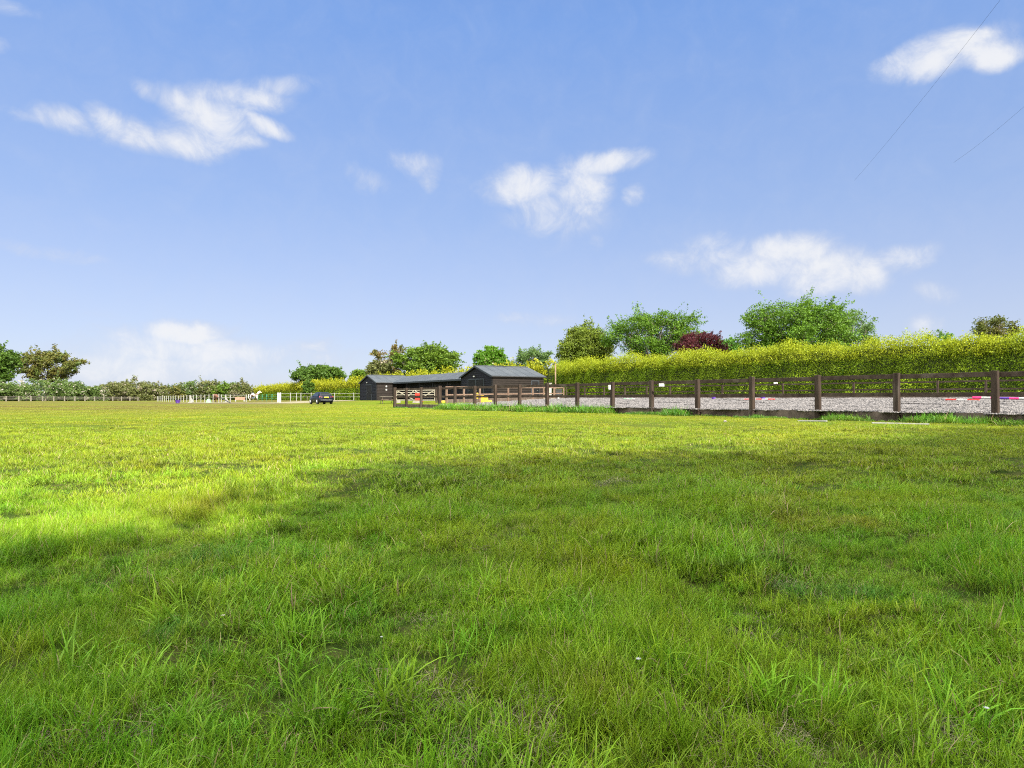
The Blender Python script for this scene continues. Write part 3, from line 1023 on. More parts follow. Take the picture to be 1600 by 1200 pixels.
# ------------------------------------------------------------------ hedges
def hedge(name, label, line, ht, dens, leaf, mat_face, mat_top, seed, shoot=.9, depth=1.6, topfrac=.27, bulge=.35):
    """line: front foot of the hedge; foliage stands behind it"""
    rng = np.random.default_rng(seed)
    pts = [Vector((a, b)) for a, b in line]
    o = Vector((line[0][0], line[0][1], gzf(*line[0])))
    root = thing(name, o, label, 'hedge')
    Vs, Fs, Ts, nv = [], [], [], 0
    V2, F2, T2, nv2 = [], [], [], 0
    core = MB()
    for i in range(len(pts) - 1):
        a, b = pts[i], pts[i + 1]
        d = b - a
        L = d.length
        d = d / L
        n2 = Vector((-d.y, d.x))
        if n2.dot(-(a + b) / 2) < 0:
            n2 = -n2                                     # towards the camera
        za, zb = gzf(*a), gzf(*b)
        c = []
        for p, z in ((a, za), (b, zb)):
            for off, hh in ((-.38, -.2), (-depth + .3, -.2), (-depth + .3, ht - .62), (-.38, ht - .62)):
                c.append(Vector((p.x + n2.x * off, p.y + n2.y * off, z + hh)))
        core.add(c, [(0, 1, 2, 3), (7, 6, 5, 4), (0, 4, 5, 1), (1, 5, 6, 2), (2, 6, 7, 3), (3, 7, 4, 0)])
        # clipped face
        hf = ht * (1 - topfrac)
        n = int(L * hf * dens)
        s_ = rng.random(n) * L
        zz = rng.random(n) * hf
        wob = .12 * np.sin(s_ * 1.9 + i) + .10 * np.sin(zz * 3.1 + s_ * .7) + .08 * np.sin(s_ * 4.3 + zz * 2)
        off = wob - np.abs(rng.normal(0, .14, n))
        base = np.stack([a.x + d.x * s_ + n2.x * off, a.y + d.y * s_ + n2.y * off], -1)
        zg = za + (zb - za) * s_ / L
        P = np.column_stack([base, zg + zz])
        up = np.array([n2.x * .55, n2.y * .55, .5])
        V, F_ = leaf_quads(P, leaf, rng, updir=up, asp=.5)
        Vs.append(V); Fs.append(F_ + nv); nv += len(V)
        Ts.append(np.clip(.5 + .5 * np.sin(s_ * .9 + zz) * .5 + rng.normal(0, .28, n) + wob * 1.2, 0, 1) * .55 + .2)
        # back and ends, thinner
        # wild top: sprays bulging outward, shoots of uneven length
        nc = int(L * dens * .46)
        s_ = rng.random(nc) * L
        loc_h = ht + .22 * np.sin(s_ * .83 + i * 2) + .16 * np.sin(s_ * 2.3) + .1 * np.sin(s_ * 5.7)
        t = rng.random(nc)
        ofs = bulge - depth * rng.random(nc) * 1.05
        per = 9
        zt = hf + (loc_h - hf) * t * np.where(ofs > 0, .75, 1)
        cen = np.column_stack([a.x + d.x * s_ + n2.x * ofs, a.y + d.y * s_ + n2.y * ofs, za + (zb - za) * s_ / L + zt])
        fr = rng.random((nc, per))[:, :, None]
        dirs = rng.normal(size=(nc, 1, 3)) * np.array([.35, .35, .12]) + np.array([n2.x * .35, n2.y * .35, .85])
        P = (cen[:, None, :] + rng.normal(0, .10, (nc, per, 3)) + dirs * fr * shoot * rng.uniform(.25, .85, (nc, 1, 1)) - dirs * .3 + rng.normal(0, .055, (nc, per, 3))).reshape(-1, 3)
        V, F_ = leaf_quads(P, leaf * 1.05, rng, updir=np.array([0, 0, .8]), asp=.42)
        V2.append(V); F2.append(F_ + nv2); nv2 += len(V)
        T2.append(np.clip(np.repeat(rng.random(nc), per) * .3 + rng.random(nc * per) * .6 + fr.reshape(-1) * .25, 0, 1) * .6 + .2)
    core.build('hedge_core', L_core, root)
    m1 = np_mesh('clipped_face', np.concatenate(Vs) - np.array(o), np.concatenate(Fs), mat_face, tint=np.concatenate(Ts))
    mesh_obj('clipped_face', m1, root)
    m2 = np_mesh('top_shoots', np.concatenate(V2) - np.array(o), np.concatenate(F2), mat_top, tint=np.concatenate(T2))
    mesh_obj('top_shoots', m2, root)
    return root


hedge('conifer_hedge', 'tall golden conifer hedge behind the riding arena, reaching the right edge', [(40, 19.5), (28.3, 35.2), (17, 48.8), (7.2, 62.2), (4.4, 73)], 4.05, 430, .11, L_hedge, L_shoot, 61, shoot=.58)
hedge('conifer_hedge', 'golden hedge running behind the stables and the parked car', [(4.2, 73.6), (-11, 97), (-27.8, 122), (-55, 168), (-84, 217)], 4.25, 40, .33, L_hedge, L_shoot_far, 62, shoot=1.3, topfrac=.42, bulge=.5)


def shrub(name, label, px, ytop, ybot, wpx, Y, mat, leaf, n, seed, group=None, base=None):
    return tree(name, label, px, ytop, ybot, wpx, Y, mat, leaf=leaf, n=n, seed=seed, clump=.35, lobes=8, lobe_r=.5, cat='shrub', trunk_r=.05, group=group, base=base, per=12)


shrub('hedge_shrub', 'blue green shrub growing through the hedge left of the third post from the right', 1328, 556, 604, 46, 43.9, L_shrub, .13, 2600, 71, base=.45)
shrub('hedge_shrub', 'grey green shrub growing in the hedge below the sapling tops', 1482, 520, 596, 48, 40.0, L_shrub, .12, 2600, 72, base=.45)
shrub('hedge_shrub', 'green bush standing in the yellow hedge behind the parked car', 480, 594, 619, 20, 141, L_oak, .4, 1200, 73)

# tall trees behind the viewpoint: only their shade falls into the picture
L_shade = leaf_mat('shade tree leaves', (.05, .12, .02), (.12, .22, .03), trans=.3)
first = None
for i, s_ in enumerate([-13, -7.5, -2, 3.5, 9, 14.5, 20, 26]):
    X, Y = .82 * s_ + 5.6, .572 * s_ - 8.0
    hh = [9.9, 9.3, 9.0, 10.4, 10.1, 10.6, 10.6, 10.6][i]
    if first is None:
        rng = np.random.default_rng(91)
        first = thing('shade_tree', (X, Y, 0), 'tall leafy tree behind the viewpoint, casting the foreground shade', 'tree', 'tree row behind the viewpoint')
        nc = 3600
        d = rng.normal(size=(nc, 3))
        d /= np.linalg.norm(d, axis=1)[:, None]
        rr = rng.random(nc) ** .4
        cc = d * rr[:, None] * np.array([3.6, 3.6, 4.1]) + np.array([0, 0, 5.4])
        P = np.repeat(cc, 16, 0) + rng.normal(0, .3, (nc * 16, 3))
        V, F_ = leaf_quads(P, .19, rng)
        mesh_obj('crown', np_mesh('crown', V, F_, L_shade, tint=rng.random(len(F_))), first)
        mb = MB()
        mb.tube([(X, Y, -.2), (X, Y, 1.5), (X + .1, Y, 5), (X, Y, 8)], [.3, .22, .13, .04], 9)
        mb.build('trunk', M['bark'], first, smooth=True)
        o = first
    else:
        o = copy_tree(first)
    o.location = (X, Y, gzf(X, Y) - .1)
    o.rotation_euler = (0, 0, i * 1.9)
    k = hh / 9.5
    o.scale = (k * 1.2, k * 1.2, k)

# ------------------------------------------------------------------ fences
NF_PX = [617, 635, 658, 687, 711, 742, 774, 812, 855, 902, 957, 1018, 1090, 1175, 1278, 1401, 1555, 1746, 1990]


def nf_point(px):
    h = .05544 * (px - 76)
    Y = 1.4 * F / h
    return Vector(((px - 800) / F * Y, Y, 0))


FD = Vector((0.572, -0.82, 0))
FR = math.atan2(FD.y, FD.x)
nf = thing('arena_fence', nf_point(617), 'dark brown post and rail arena fence with kick boards, nearest to the viewer', 'fence')
pp = [nf_point(p) for p in NF_PX]
for i, p in enumerate(pp):
    g = gzf(p.x, p.y)
    mb = MB()
    wdt = .155 if i not in (0, 3) else .19
    tl = random.uniform(-.012, .012)
    m3 = Matrix.Rotation(tl, 3, 'X') @ Matrix.Rotation(FR, 3, 'Z')
    hgt = 1.44 + random.uniform(-.02, .03) + (.05 if i in (0, 3) else 0)
    mb.box((p.x, p.y, (hgt - .25) / 2), (wdt, wdt, hgt + .25), m=m3)
    po = mb.build('post', M['post'], nf, bevel=.012)
inn = Vector((.82, .572, 0))
for i in range(len(pp) - 1):
    a, b = pp[i] + inn * .115, pp[i + 1] + inn * .115
    j1, j2 = random.uniform(-.012, .012), random.uniform(-.012, .012)
    mb = MB()
    mb.beam(a + Vector((0, 0, 1.33 + j1)), b + Vector((0, 0, 1.33 + j2)) - FD * .012, .055, .135)
    mb.build('top_rail', M['rail'], nf, bevel=.006)
    mb = MB()
    mb.beam(a + Vector((0, 0, .79 + j2)), b + Vector((0, 0, .79 + j1)) - FD * .012, .05, .115)
    mb.build('middle_rail', M['rail'], nf, bevel=.006)
    mb = MB()
    mb.beam(a + Vector((0, 0, .125)), b + Vector((0, 0, .125)) - FD * .012, .06, .31)
    mb.build('kick_board', M['board'], nf, bevel=.006)

# arena surface
nA, nB = nf_point(617) + inn * .16, nf_point(1990) + inn * .16
side0 = W(690, 622, 46.0)
farL = W(885, 622, 60.0)
farR = Vector((35.5, 23.3, 0))
ns, nt = 60, 30
sv, sf = [], []
startL = nf_point(690) + inn * .16
for j in range(nt + 1):
    t = j / nt
    l_ = Vector((startL.x, startL.y)).lerp(Vector((farL.x, farL.y)), t)
    r_ = Vector((nB.x, nB.y)).lerp(Vector((farR.x, farR.y)), t)
    for i in range(ns + 1):
        q_ = l_.lerp(r_, i / ns)
        sv.append((q_.x, q_.y, .255 + .45 * t + .012 * math.sin(q_.x * 1.3) * math.sin(q_.y * .9)))
for j in range(nt):
    for i in range(ns):
        k = j * (ns + 1) + i
        sf.append((k, k + 1, k + ns + 2, k + ns + 1))
ar = MB().add(sv, sf).build('arena_ground', M['arena'], smooth=True)
tag(ar, 'pale grey pink riding arena surface behind the brown fence', 'arena', kind='structure')
# loose chippings
cr = np.random.default_rng(77)
chips = []
for _ in range(3):
    n = 420
    c = np.column_stack([cr.uniform(-.6, .6, n), cr.uniform(-.6, .6, n), cr.uniform(-.005, .02, n)])
    s = cr.uniform(.018, .045, n)[:, None]
    oct_ = np.array([[1, 0, 0], [-1, 0, 0], [0, 1, 0], [0, -1, 0], [0, 0, .6], [0, 0, -.6]], float)
    V = (c[:, None, :] + oct_[None] * s[:, None, :] * cr.uniform(.6, 1.4, (n, 6, 1)) + cr.normal(0, .004, (n, 6, 3))).reshape(-1, 3)
    tri = np.array([[0, 2, 4], [2, 1, 4], [1, 3, 4], [3, 0, 4], [2, 0, 5], [1, 2, 5], [3, 1, 5], [0, 3, 5]])
    F_ = (np.arange(n)[:, None, None] * 6 + tri[None]).reshape(-1, 3)
    chips.append(np_mesh('chips', V, F_, M['gravel'], tint=np.repeat(cr.random(n), 8)))
n = 1500
t = cr.random(n) ** 1.1
s = cr.random(n)
lx = startL.x + (farL.x - startL.x) * t
ly = startL.y + (farL.y - startL.y) * t
rx = nB.x + (farR.x - nB.x) * t
ry = nB.y + (farR.y - nB.y) * t
x, y = lx + (rx - lx) * s, ly + (ry - ly) * s
z = .255 + .45 * t + .012 * np.sin(x * 1.3) * np.sin(y * .9) + .006
scatter('arena_gravel', np.column_stack([x, y, z]), np.column_stack([np.zeros(n), np.zeros(n), cr.uniform(0, 6.28, n)]), np.ones(n), cr.integers(0, 3, n), chips,
        'loose pinkish grey chippings over the riding arena', 'gravel')


def zarena(px, Y):
    return 0


def rail_fence(name, label, a, b, n, zs, hts, mat_post, mat_rail, hgt, board=None, pw=.1, rh=.09, zb=None, rd=.035, group=None, mids=None):
    """posts between a and b (world xy), rails at heights hts"""
    a, b = Vector((*a, 0)), Vector((*b, 0))
    z0, z1 = zs
    root = thing(name, (a.x, a.y, z0), label, 'fence', group)
    d = (b - a).normalized()
    rz = math.atan2(d.y, d.x)
    fr = [i / n for i in range(n + 1)] if mids is None else mids
    nn = Vector((d.y, -d.x, 0))
    if nn.dot(-a) < 0:
        nn = -nn
    for t in fr:
        p = a.lerp(b, t)
        z = z0 + (z1 - z0) * t
        MB().box((p.x, p.y, z + hgt / 2 - .1 + random.uniform(-.01, .02)), (pw, pw, hgt + .2), rz).build('post', mat_post, root)
    for h in hts:
        mb = MB()
        for i in range(len(fr) - 1):
            pa = a.lerp(b, fr[i]) - nn * (pw / 2 + rd / 2 + .002)
            pb = a.lerp(b, fr[i + 1]) - nn * (pw / 2 + rd / 2 + .002) - d * .01
            mb.beam(pa + Vector((0, 0, z0 + (z1 - z0) * fr[i] + h + random.uniform(-.01, .01))), pb + Vector((0, 0, z0 + (z1 - z0) * fr[i + 1] + h + random.uniform(-.01, .01))), rd, rh)
        mb.build('rail', mat_rail, root)
    if board:
        mb = MB()
        mb.beam(a - nn * .09 + Vector((0, 0, z0 + .1)), b - nn * .09 + Vector((0, 0, z1 + .1)), .04, board)
        mb.build('kick_board', M['board'], root)
    return root


rail_fence('arena_fence', 'far side fence of the arena, in front of the conifer hedge', (farL.x, farL.y), (farR.x, farR.y), 21, (.62, .62), (.58, 1.0), M['rail'], M['rail'], 1.05, board=.3)
sA = nf_point(692)
rail_fence('arena_fence', 'paler end fence of the arena in front of the right stable', (sA.x + .2, sA.y + .4), (farL.x - .25, farL.y - .1), 9, (.40, .62), (.52, 1.02), M['palewood'], M['palewood'], 1.05, board=.25)

# field fence on the far left
rail_fence('field_fence', 'weathered pale post and rail fence along the far left boundary', (-.80 * 152, 152), (-.5385 * 208, 208), 17, (0, 0), (.55, 1.05), M['oldwood'], M['oldwood'], 1.25, pw=.2, rh=.13, rd=.05)
# paddock fences in the middle distance
pa = W(246, 622, 156)
pb = W(342, 622, 108)
mids = []
for px in [246, 248.4, 251.5, 253.8, 257, 260, 263.5, 267, 270.6, 274.7, 278.7, 282.8, 287, 292, 296.5, 302, 307, 314, 320, 326.5, 333, 342]:
    r_ = (px - 800) / F
    mids.append((r_ * pa.y - pa.x) / ((pb.x - pa.x) - r_ * (pb.y - pa.y)))
rail_fence('paddock_fence', 'close row of white posts and thin rails left of the horses', (pa.x, pa.y), (pb.x, pb.y), 0, (0.02, .2), (.62, 1.05), M['worn'], M['worn'], 1.2, pw=.10, rh=.035, mids=mids)
pc_ = W(346, 622, 118)
pd = W(385, 622, 118)
rail_fence('paddock_fence', 'short white rail fence left of the piebald horse', (pc_.x, pc_.y), (pd.x, pd.y), 0, (.18, .18), (.65, 1.1), M['worn'], M['worn'], 1.2, pw=.14, rh=.06, mids=[0, .18, .36, 1.0])
pe = W(403, 622, 128)
pf = W(434, 622, 104)
rail_fence('wire_fence', 'low thin dark fence between the piebald horse and the white gate posts', (pe.x, pe.y), (pf.x, pf.y), 4, (.2, .2), (.45, .8, 1.1), M['green_pl'], M['green_pl'], 1.2, pw=.06, rh=.025)
pg = W(438, 622, 103)
ph = W(600, 622, 112)
rr_ = [0, .09, .145, .185, .28, .50, .69, 1.0]
rail_fence('paddock_fence', 'white rail fence behind the parked car', (pg.x, pg.y), (ph.x, ph.y), 0, (.30, .35), (.62, 1.15), M['worn'], M['worn'], 1.28, pw=.09, rh=.035, mids=rr_)
for dx, lb in ((434.5, 'left white gate post of the pair beside the track'), (437.9, 'right white gate post of the pair beside the track')):
    p = W(dx, 622, 100)
    t = thing('gate_post', (p.x, p.y, .2), lb, 'post', 'white gate posts')
    MB().box((p.x, p.y, .78), (.2, .2, 1.4)).build('shaft', M['white'], t, bevel=.01)
    mb = MB()
    mb.cur = 0
    b_ = Vector((p.x, p.y, 0))
    mb.add([b_ + Vector((x_, y_, 1.485)) for x_, y_ in ((-.13, -.13), (.13, -.13), (.13, .13), (-.13, .13))] + [b_ + Vector((0, 0, 1.57))], [(3, 2, 1, 0), (0, 1, 4), (1, 2, 4), (2, 3, 4), (3, 0, 4)])
    mb.build('cap', M['white'], t)

# sandy track behind the car
tv = []
N_ = 40
for i in range(N_ + 1):
    t = i / N_
    x0, y0 = -52 + 30.5 * t, 96 - 7.0 * t
    wd_ = 15 - 8 * t
    for j in range(7):
        yy = y0 + wd_ * j / 6 + math.sin(t * 23) * .3
        tv.append((x0, yy, gzf(x0, yy) + .02))
tf = [(i * 7 + j, (i + 1) * 7 + j, (i + 1) * 7 + j + 1, i * 7 + j + 1) for i in range(N_) for j in range(6)]
tag(MB().add(tv, tf).build('track', M['sand'], smooth=True), 'pale sandy track behind the parked car', 'track', kind='structure')

# ------------------------------------------------------------------ stables
E1 = Vector((-.53, .848, 0))
E2 = Vector((.848, .53, 0))
ZB, ZE, ZR = .36, 2.86, 3.86


def clad(mb, p, d, L, nrm, z0, ztop, step=.2, t=.045):
    """overlapping horizontal boards from p along d; ztop(s) may be a number or (eave, ridge) for a gable"""
    z = z0
    while True:
        if isinstance(ztop, tuple):
            e, r_ = ztop
            zt = min(z + step, r_)
            if z >= r_ - .02:
                break
            f0 = 0 if z < e else (z - e) / (r_ - e) * .5
            f1 = 0 if zt < e else (zt - e) / (r_ - e) * .5
        else:
            zt = min(z + step, ztop)
            if z >= ztop - .02:
                break
            f0 = f1 = 0
        a0, a1, b0, b1 = p + d * L * f0, p + d * L * (1 - f0), p + d * L * f1, p + d * L * (1 - f1)
        o_ = nrm * (t + .018)
        i_ = nrm * .018
        zz = Vector((0, 0, 1))
        vs = [a0 + zz * z, a1 + zz * z, a1 + zz * z + o_, a0 + zz * z + o_, b0 + zz * zt, b1 + zz * zt, b1 + zz * zt + i_, b0 + zz * zt + i_]
        mb.add(vs, [(0, 1, 2, 3), (3, 2, 6, 7), (0, 3, 7, 4), (1, 5, 6, 2), (4, 7, 6, 5), (0, 4, 5, 1)])
        z += step


def boarded_door(root, name, p, d, L, nrm, z0, z1, mat, frame=True):
    """vertical boards with ledges in a frame"""
    mb = MB()
    n = max(3, int(L / .16))
    rz = math.atan2(d.y, d.x)
    for i in range(n):
        c = p + d * (L * (i + .5) / n) + nrm * .05
        mb.box((c.x, c.y, (z0 + z1) / 2), (L / n - .012, .03, z1 - z0), rz)
    dr = mb.build(name, mat, root)
    if frame:
        mb = MB()
        for s_ in (-.05, L + .05):
            c = p + d * s_ + nrm * .05
            mb.box((c.x, c.y, (z0 + z1) / 2 + .04), (.09, .07, z1 - z0 + .1), rz)
        c = p + d * L / 2 + nrm * .05
        mb.box((c.x, c.y, z1 + .06), (L + .01, .066, .09), rz)
        mb.build('door_frame', M['trim'], root)
    c = p + d * L * .85 + nrm * .085
    mb = MB()
    mb.box((c.x, c.y, z0 + 1.05), (.14, .03, .05), rz)
    mb.build('handle', M['chrome'], dr)
    return dr


def roof_slab(mb, a, b, c, d, th=.05):
    """slab with upper face a b c d"""
    a, b, c, d = map(Vector, (a, b, c, d))
    n = (b - a).cross(d - a).normalized()
    if n.z < 0:
        n = -n
    vs = [a, b, c, d] + [q - n * th for q in (a, b, c, d)]
    mb.add(vs, [(0, 1, 2, 3), (7, 6, 5, 4), (0, 4, 5, 1), (1, 5, 6, 2), (2, 6, 7, 3), (3, 7, 4, 0)])
    # sheet laps
    k = max(2, int((b - a).length / 1.0))
    for i in range(1, k):
        t = i / k
        mb.beam(a.lerp(b, t) + n * .008, d.lerp(c, t) + n * .008, .035, .016, up=n)


def Z(v, z):
    return Vector((v.x, v.y, z))


def wing(label, O, wdt, L, door, cat='stable'):
    root = thing('stable_block', (O.x, O.y, ZB), label, cat)
    nG = -E2                                  # gable front faces the field
    nS = -E1                                  # side wall faces the sun
    wl = MB()
    # solid inner walls
    q = [O, O + E1 * wdt, O + E1 * wdt + E2 * L, O + E2 * L]
    ap0, ap1 = O + E1 * wdt / 2, O + E1 * wdt / 2 + E2 * L
    b_ = [Z(v, ZB - .3) for v in q] + [Z(v, ZE) for v in q] + [Z(ap0, ZR), Z(ap1, ZR)]
    wl.add(b_, [(0, 1, 5, 8, 4), (2, 3, 7, 9, 6), (0, 4, 7, 3), (1, 2, 6, 5)])
    wl.build('inner_wall', M['clad_dark'], root)
    mb = MB()
    clad(mb, O, E1, wdt, nG, ZB, (ZE, ZR))
    for s_ in (.05, wdt - .05):
        c = O + E1 * s_ + nG * .035
        mb.box((c.x, c.y, (ZB + ZE) / 2), (.1, .05, ZE - ZB), math.atan2(E1.y, E1.x))
    mb.build('gable_wall', M['clad_dark'], root)
    mb = MB()
    clad(mb, O + E2 * .06, E2, L - .06, nS, ZB, ZE)
    mb.build('side_wall', M['clad_sunlit'], root)
    mb = MB()
    clad(mb, O + E2 * L, E1, wdt, E2, ZB, (ZE, ZR))
    clad(mb, O + E1 * wdt, E2, L, E1, ZB, ZE)
    mb.build('back_wall', M['clad_sunlit'], root)
    # roof
    rf = MB()
    sl = (ZR - ZE) / (wdt / 2)
    ov, og = .22, .18
    for sg in (0, 1):
        e_ = O - E1 * ov if sg == 0 else O + E1 * (wdt + ov)
        f0, f1 = e_ - E2 * og, e_ + E2 * (L + og)
        r0, r1 = ap0 - E2 * og, ap1 + E2 * og
        ze = ZE - sl * ov + .06
        roof_slab(rf, Z(r0, ZR + .06), Z(r1, ZR + .06), Z(f1, ze), Z(f0, ze))
    rf.build('roof', M['roof'], root)
    tr_ = MB()
    r0, r1 = ap0 - E2 * (og + .02), ap1 + E2 * (og + .02)
    tr_.beam(Z(r0, ZR + .085), Z(r1, ZR + .085), .22, .05)
    tr_.build('ridge_cap', M['roof'], root)
    for sg in (0, 1):
        e_ = O - E1 * ov if sg == 0 else O + E1 * (wdt + ov)
        mb = MB()
        mb.beam(Z(ap0 - E2 * (og + .025), ZR - .03), Z(e_ - E2 * (og + .025), ZE - sl * ov - .03), .03, .15)
        mb.build('barge_board', M['trim'], root)
    # eaves gutter on the sunny side
    e_ = O - E1 * (ov + .05)
    MB().tube([Z(e_ - E2 * og, ZE - sl * ov - .02), Z(e_ + E2 * (L + og), ZE - sl * ov - .02)], .045, 8).build('gutter', M['black'], root)
    d0, dl, n_d = door
    for k in range(n_d):
        boarded_door(root, 'door', O + E1 * (d0 + k * dl / n_d), E1, dl / n_d - .03, nG, ZB + .03, ZB + 2.15, M['clad_dark'])
    # lamp over the door
    lc = O + E1 * (wdt / 2 + .25) + nG * .12
    mb = MB()
    mb.box((lc.x, lc.y, ZB + 2.5), (.16, .14, .12))
    mb.beam(Z(lc + E2 * .12, ZB + 2.55), Z(lc, ZB + 2.55), .04, .04)
    mb.build('wall_lamp', M['white'], root)
    return root


RW = Vector((-1.88, 63.0, 0))
LWO = Vector((-18.1, 89.0, 0))
rw = wing('right black stable block with double doors in its gable', RW, 6.24, 5.9, (1.55, 3.1, 2))
boarded_door(rw, 'door', RW + E2 * 4.5, E2, .75, -E1, ZB + .05, ZB + 2.0, M['clad_dark'])
lw = wing('left black stable block beside the parked car', LWO, 6.5, 5.2, (1.9, 1.9, 1))
for zz_ in (ZB + 1.95, ZB + 1.5):
    c = LWO + E2 * 1.35 - E1 * .05
    MB().box((c.x, c.y, zz_), (.2, .04, .2), math.atan2(E2.y, E2.x)).build('sign_plate', M['white'], lw)

# open fronted range between the wings
BL = RW + E1 * 6.24
rng_len = (LWO - BL).length
DU = (LWO - BL).normalized()
rg = thing('stable_range', (BL.x, BL.y, ZB), 'long open fronted black stable range joining the two gabled blocks', 'stable')
a, b = BL + DU * .08, LWO - DU * .08
mb = MB()
clad(mb, a + E2 * 3.7, DU, (b - a).length, -E2, ZB, 2.95)
for sft in (3.72, 7.4):
    p0, p1 = a + E2 * sft, b + E2 * sft
    mb.add([Z(p0, ZB - .3), Z(p1, ZB - .3), Z(p1, 2.9), Z(p0, 2.9)], [(0, 1, 2, 3)])
mb.build('stall_wall', M['clad_dark'], rg)
for k in range(6):
    p = a + DU * (1.6 + k * 4.0) + E2 * 3.7
    boarded_door(rg, 'stable_door', p, DU, 1.2, -E2, ZB + .05, ZB + 1.25, M['clad_sunlit'], frame=False)
    mb = MB()
    c = p + DU * .6 - E2 * .03
    mb.box((c.x, c.y, ZB + 1.72), (1.2, .012, .8), math.atan2(DU.y, DU.x))
    mb.build('opening_shade', M['black'], rg)  # flat black panel, the shade of the open upper door put into its colour
for k in range(7):
    p = a + DU * (.3 + k * ((b - a).length - .6) / 6) + E2 * 2.55
    MB().box((p.x, p.y, (ZB - .2 + 2.72) / 2), (.12, .12, 2.72 - ZB + .2), math.atan2(DU.y, DU.x)).build('post', M['clad_dark'], rg)
rf = MB()
r0, r1 = a + E2 * 5.0 - DU * 2.2, b + E2 * 5.0 + DU * 2.2
roof_slab(rf, Z(r0, 3.8), Z(r1, 3.8), Z(b + E2 * 2.25, 2.84), Z(a + E2 * 2.25, 2.84))
roof_slab(rf, Z(r0, 3.8), Z(r1, 3.8), Z(b + E2 * 7.75, 2.84), Z(a + E2 * 7.75, 2.84))
rf.build('roof', M['roof'], rg)
mb = MB()
mb.beam(Z(a + E2 * 2.23, 2.73), Z(b + E2 * 2.23, 2.73), .03, .16)
mb.build('fascia', M['trim'], rg)
mb = MB()
mb.beam(Z(a + E2 * 2.55, 2.70), Z(b + E2 * 2.55, 2.70), .1, .12)
mb.build('beam', M['clad_dark'], rg)
# concrete apron
mb = MB()
mb.box(((a.x + b.x) / 2 + E2.x * 2.4, (a.y + b.y) / 2 + E2.y * 2.4, ZB + .02), (rng_len - .3, 2.6, .12), math.atan2(DU.y, DU.x))
mb.build('apron', M['stone'], rg)

# ------------------------------------------------------------------ yard gate
gp0, gp1 = W(619, 622, 70), W(680, 622, 66)
gt = thing('field_gate', (gp0.x, gp0.y, .42), 'pale wooden five bar gate in front of the stable range', 'gate')
ga, gb = Vector((gp0.x, gp0.y, 0)), Vector((gp1.x, gp1.y, 0))
gz0 = .38
for h, t_ in ((.15, .08), (.42, .08), (.68, .08), (.92, .08), (1.15, .1)):
    mb = MB()
    mb.beam(ga + Vector((0, 0, gz0 + h)), gb + Vector((0, 0, gz0 + h)), .03, t_)
    mb.build('bar', M['gatewood'], gt)
for t in (0.01, .99):
    p = ga.lerp(gb, t)
    MB().box((p.x, p.y - .02, gz0 + .66), (.09, .08, 1.16)).build('stile', M['gatewood'], gt)
for t0, t1, z0_, z1_ in ((.03, .45, 1.1, .2), (.47, .24, 1.1, .2), (.50, .66, 1.1, .6), (.97, .6, 1.1, .2)):
    mb = MB()
    mb.beam(ga.lerp(gb, t0) + Vector((0, -.035, gz0 + z0_)), ga.lerp(gb, t1) + Vector((0, -.035, gz0 + z1_)), .03, .09)
    mb.build('brace', M['gatewood'], gt)
for t, lb in ((-.03, 'left hanging post of the pale five bar gate'), (1.03, 'right shutting post of the pale five bar gate')):
    p = ga.lerp(gb, t)
    tag(MB().box((p.x, p.y, gz0 + .55), (.18, .18, 1.7)).build('gate_post', M['post'], loc=(p.x, p.y, gz0), bevel=.012), lb, 'post')

# red jump wing behind the gate
p = W(655, 622, 60)
jr = thing('jump_wing', (p.x, p.y, .4), 'red jump wing standing behind the arena fence near the gate', 'jump stand')
mb = MB()
mb.box((p.x + .2, p.y, 1.0), (.14, .1, 1.25))
mb.build('upright', M['red'], jr)
mb = MB()
for h in (.62, 1.05):
    mb.box((p.x - .14, p.y, h), (.46, .05, .2))
mb.build('panel', M['red'], jr)
MB().box((p.x, p.y, .42), (.7, .5, .06)).build('foot', M['red'], jr)

# ------------------------------------------------------------------ small items round the arena
def pole(name, label, a, b, r, mats, segs):
    o = thing(name, ((a[0] + b[0]) / 2, (a[1] + b[1]) / 2, (a[2] + b[2]) / 2), label, 'pole')
    mb = MB()
    a, b = Vector(a), Vector(b)
    for i in range(segs):
        mb.cur = i % len(mats)
        mb.tube([a.lerp(b, i / segs), a.lerp(b, (i + 1) / segs)], r, 10)
    mb.build('shaft', mats, o)
    return o


def ap(px, Y, dz=.05):
    p = W(px, 622, Y)
    # arena surface height by cross distance
    a_ = Vector((startL.x, startL.y))
    q = (p.x - FA.x) * FN.x + (p.y - FA.y) * FN.y
    return Vector((p.x, p.y, .255 + .45 * min(1, q / 19.5) + dz))


pole('jump_pole', 'red and white striped pole near the purple bucket under the numbered sign', ap(1163, 40), ap(1210, 38.5), .05, [M['red'], M['white']], 5)
pole('jump_pole', 'red and white striped pole lying beside the magenta one', ap(1478, 31), ap(1530, 29.8), .05, [M['red'], M['white']], 3)
pole('jump_pole', 'magenta, white and purple pole near the right edge', ap(1520, 31.5, .12), ap(1640, 29), .055, [M['pink'], M['white'], M['pink'], M['purple']], 8)
pole('jump_pole', 'thin green and white pole lying far across the arena', ap(975, 50), ap(992, 49), .05, [M['mint'], M['white']], 4)


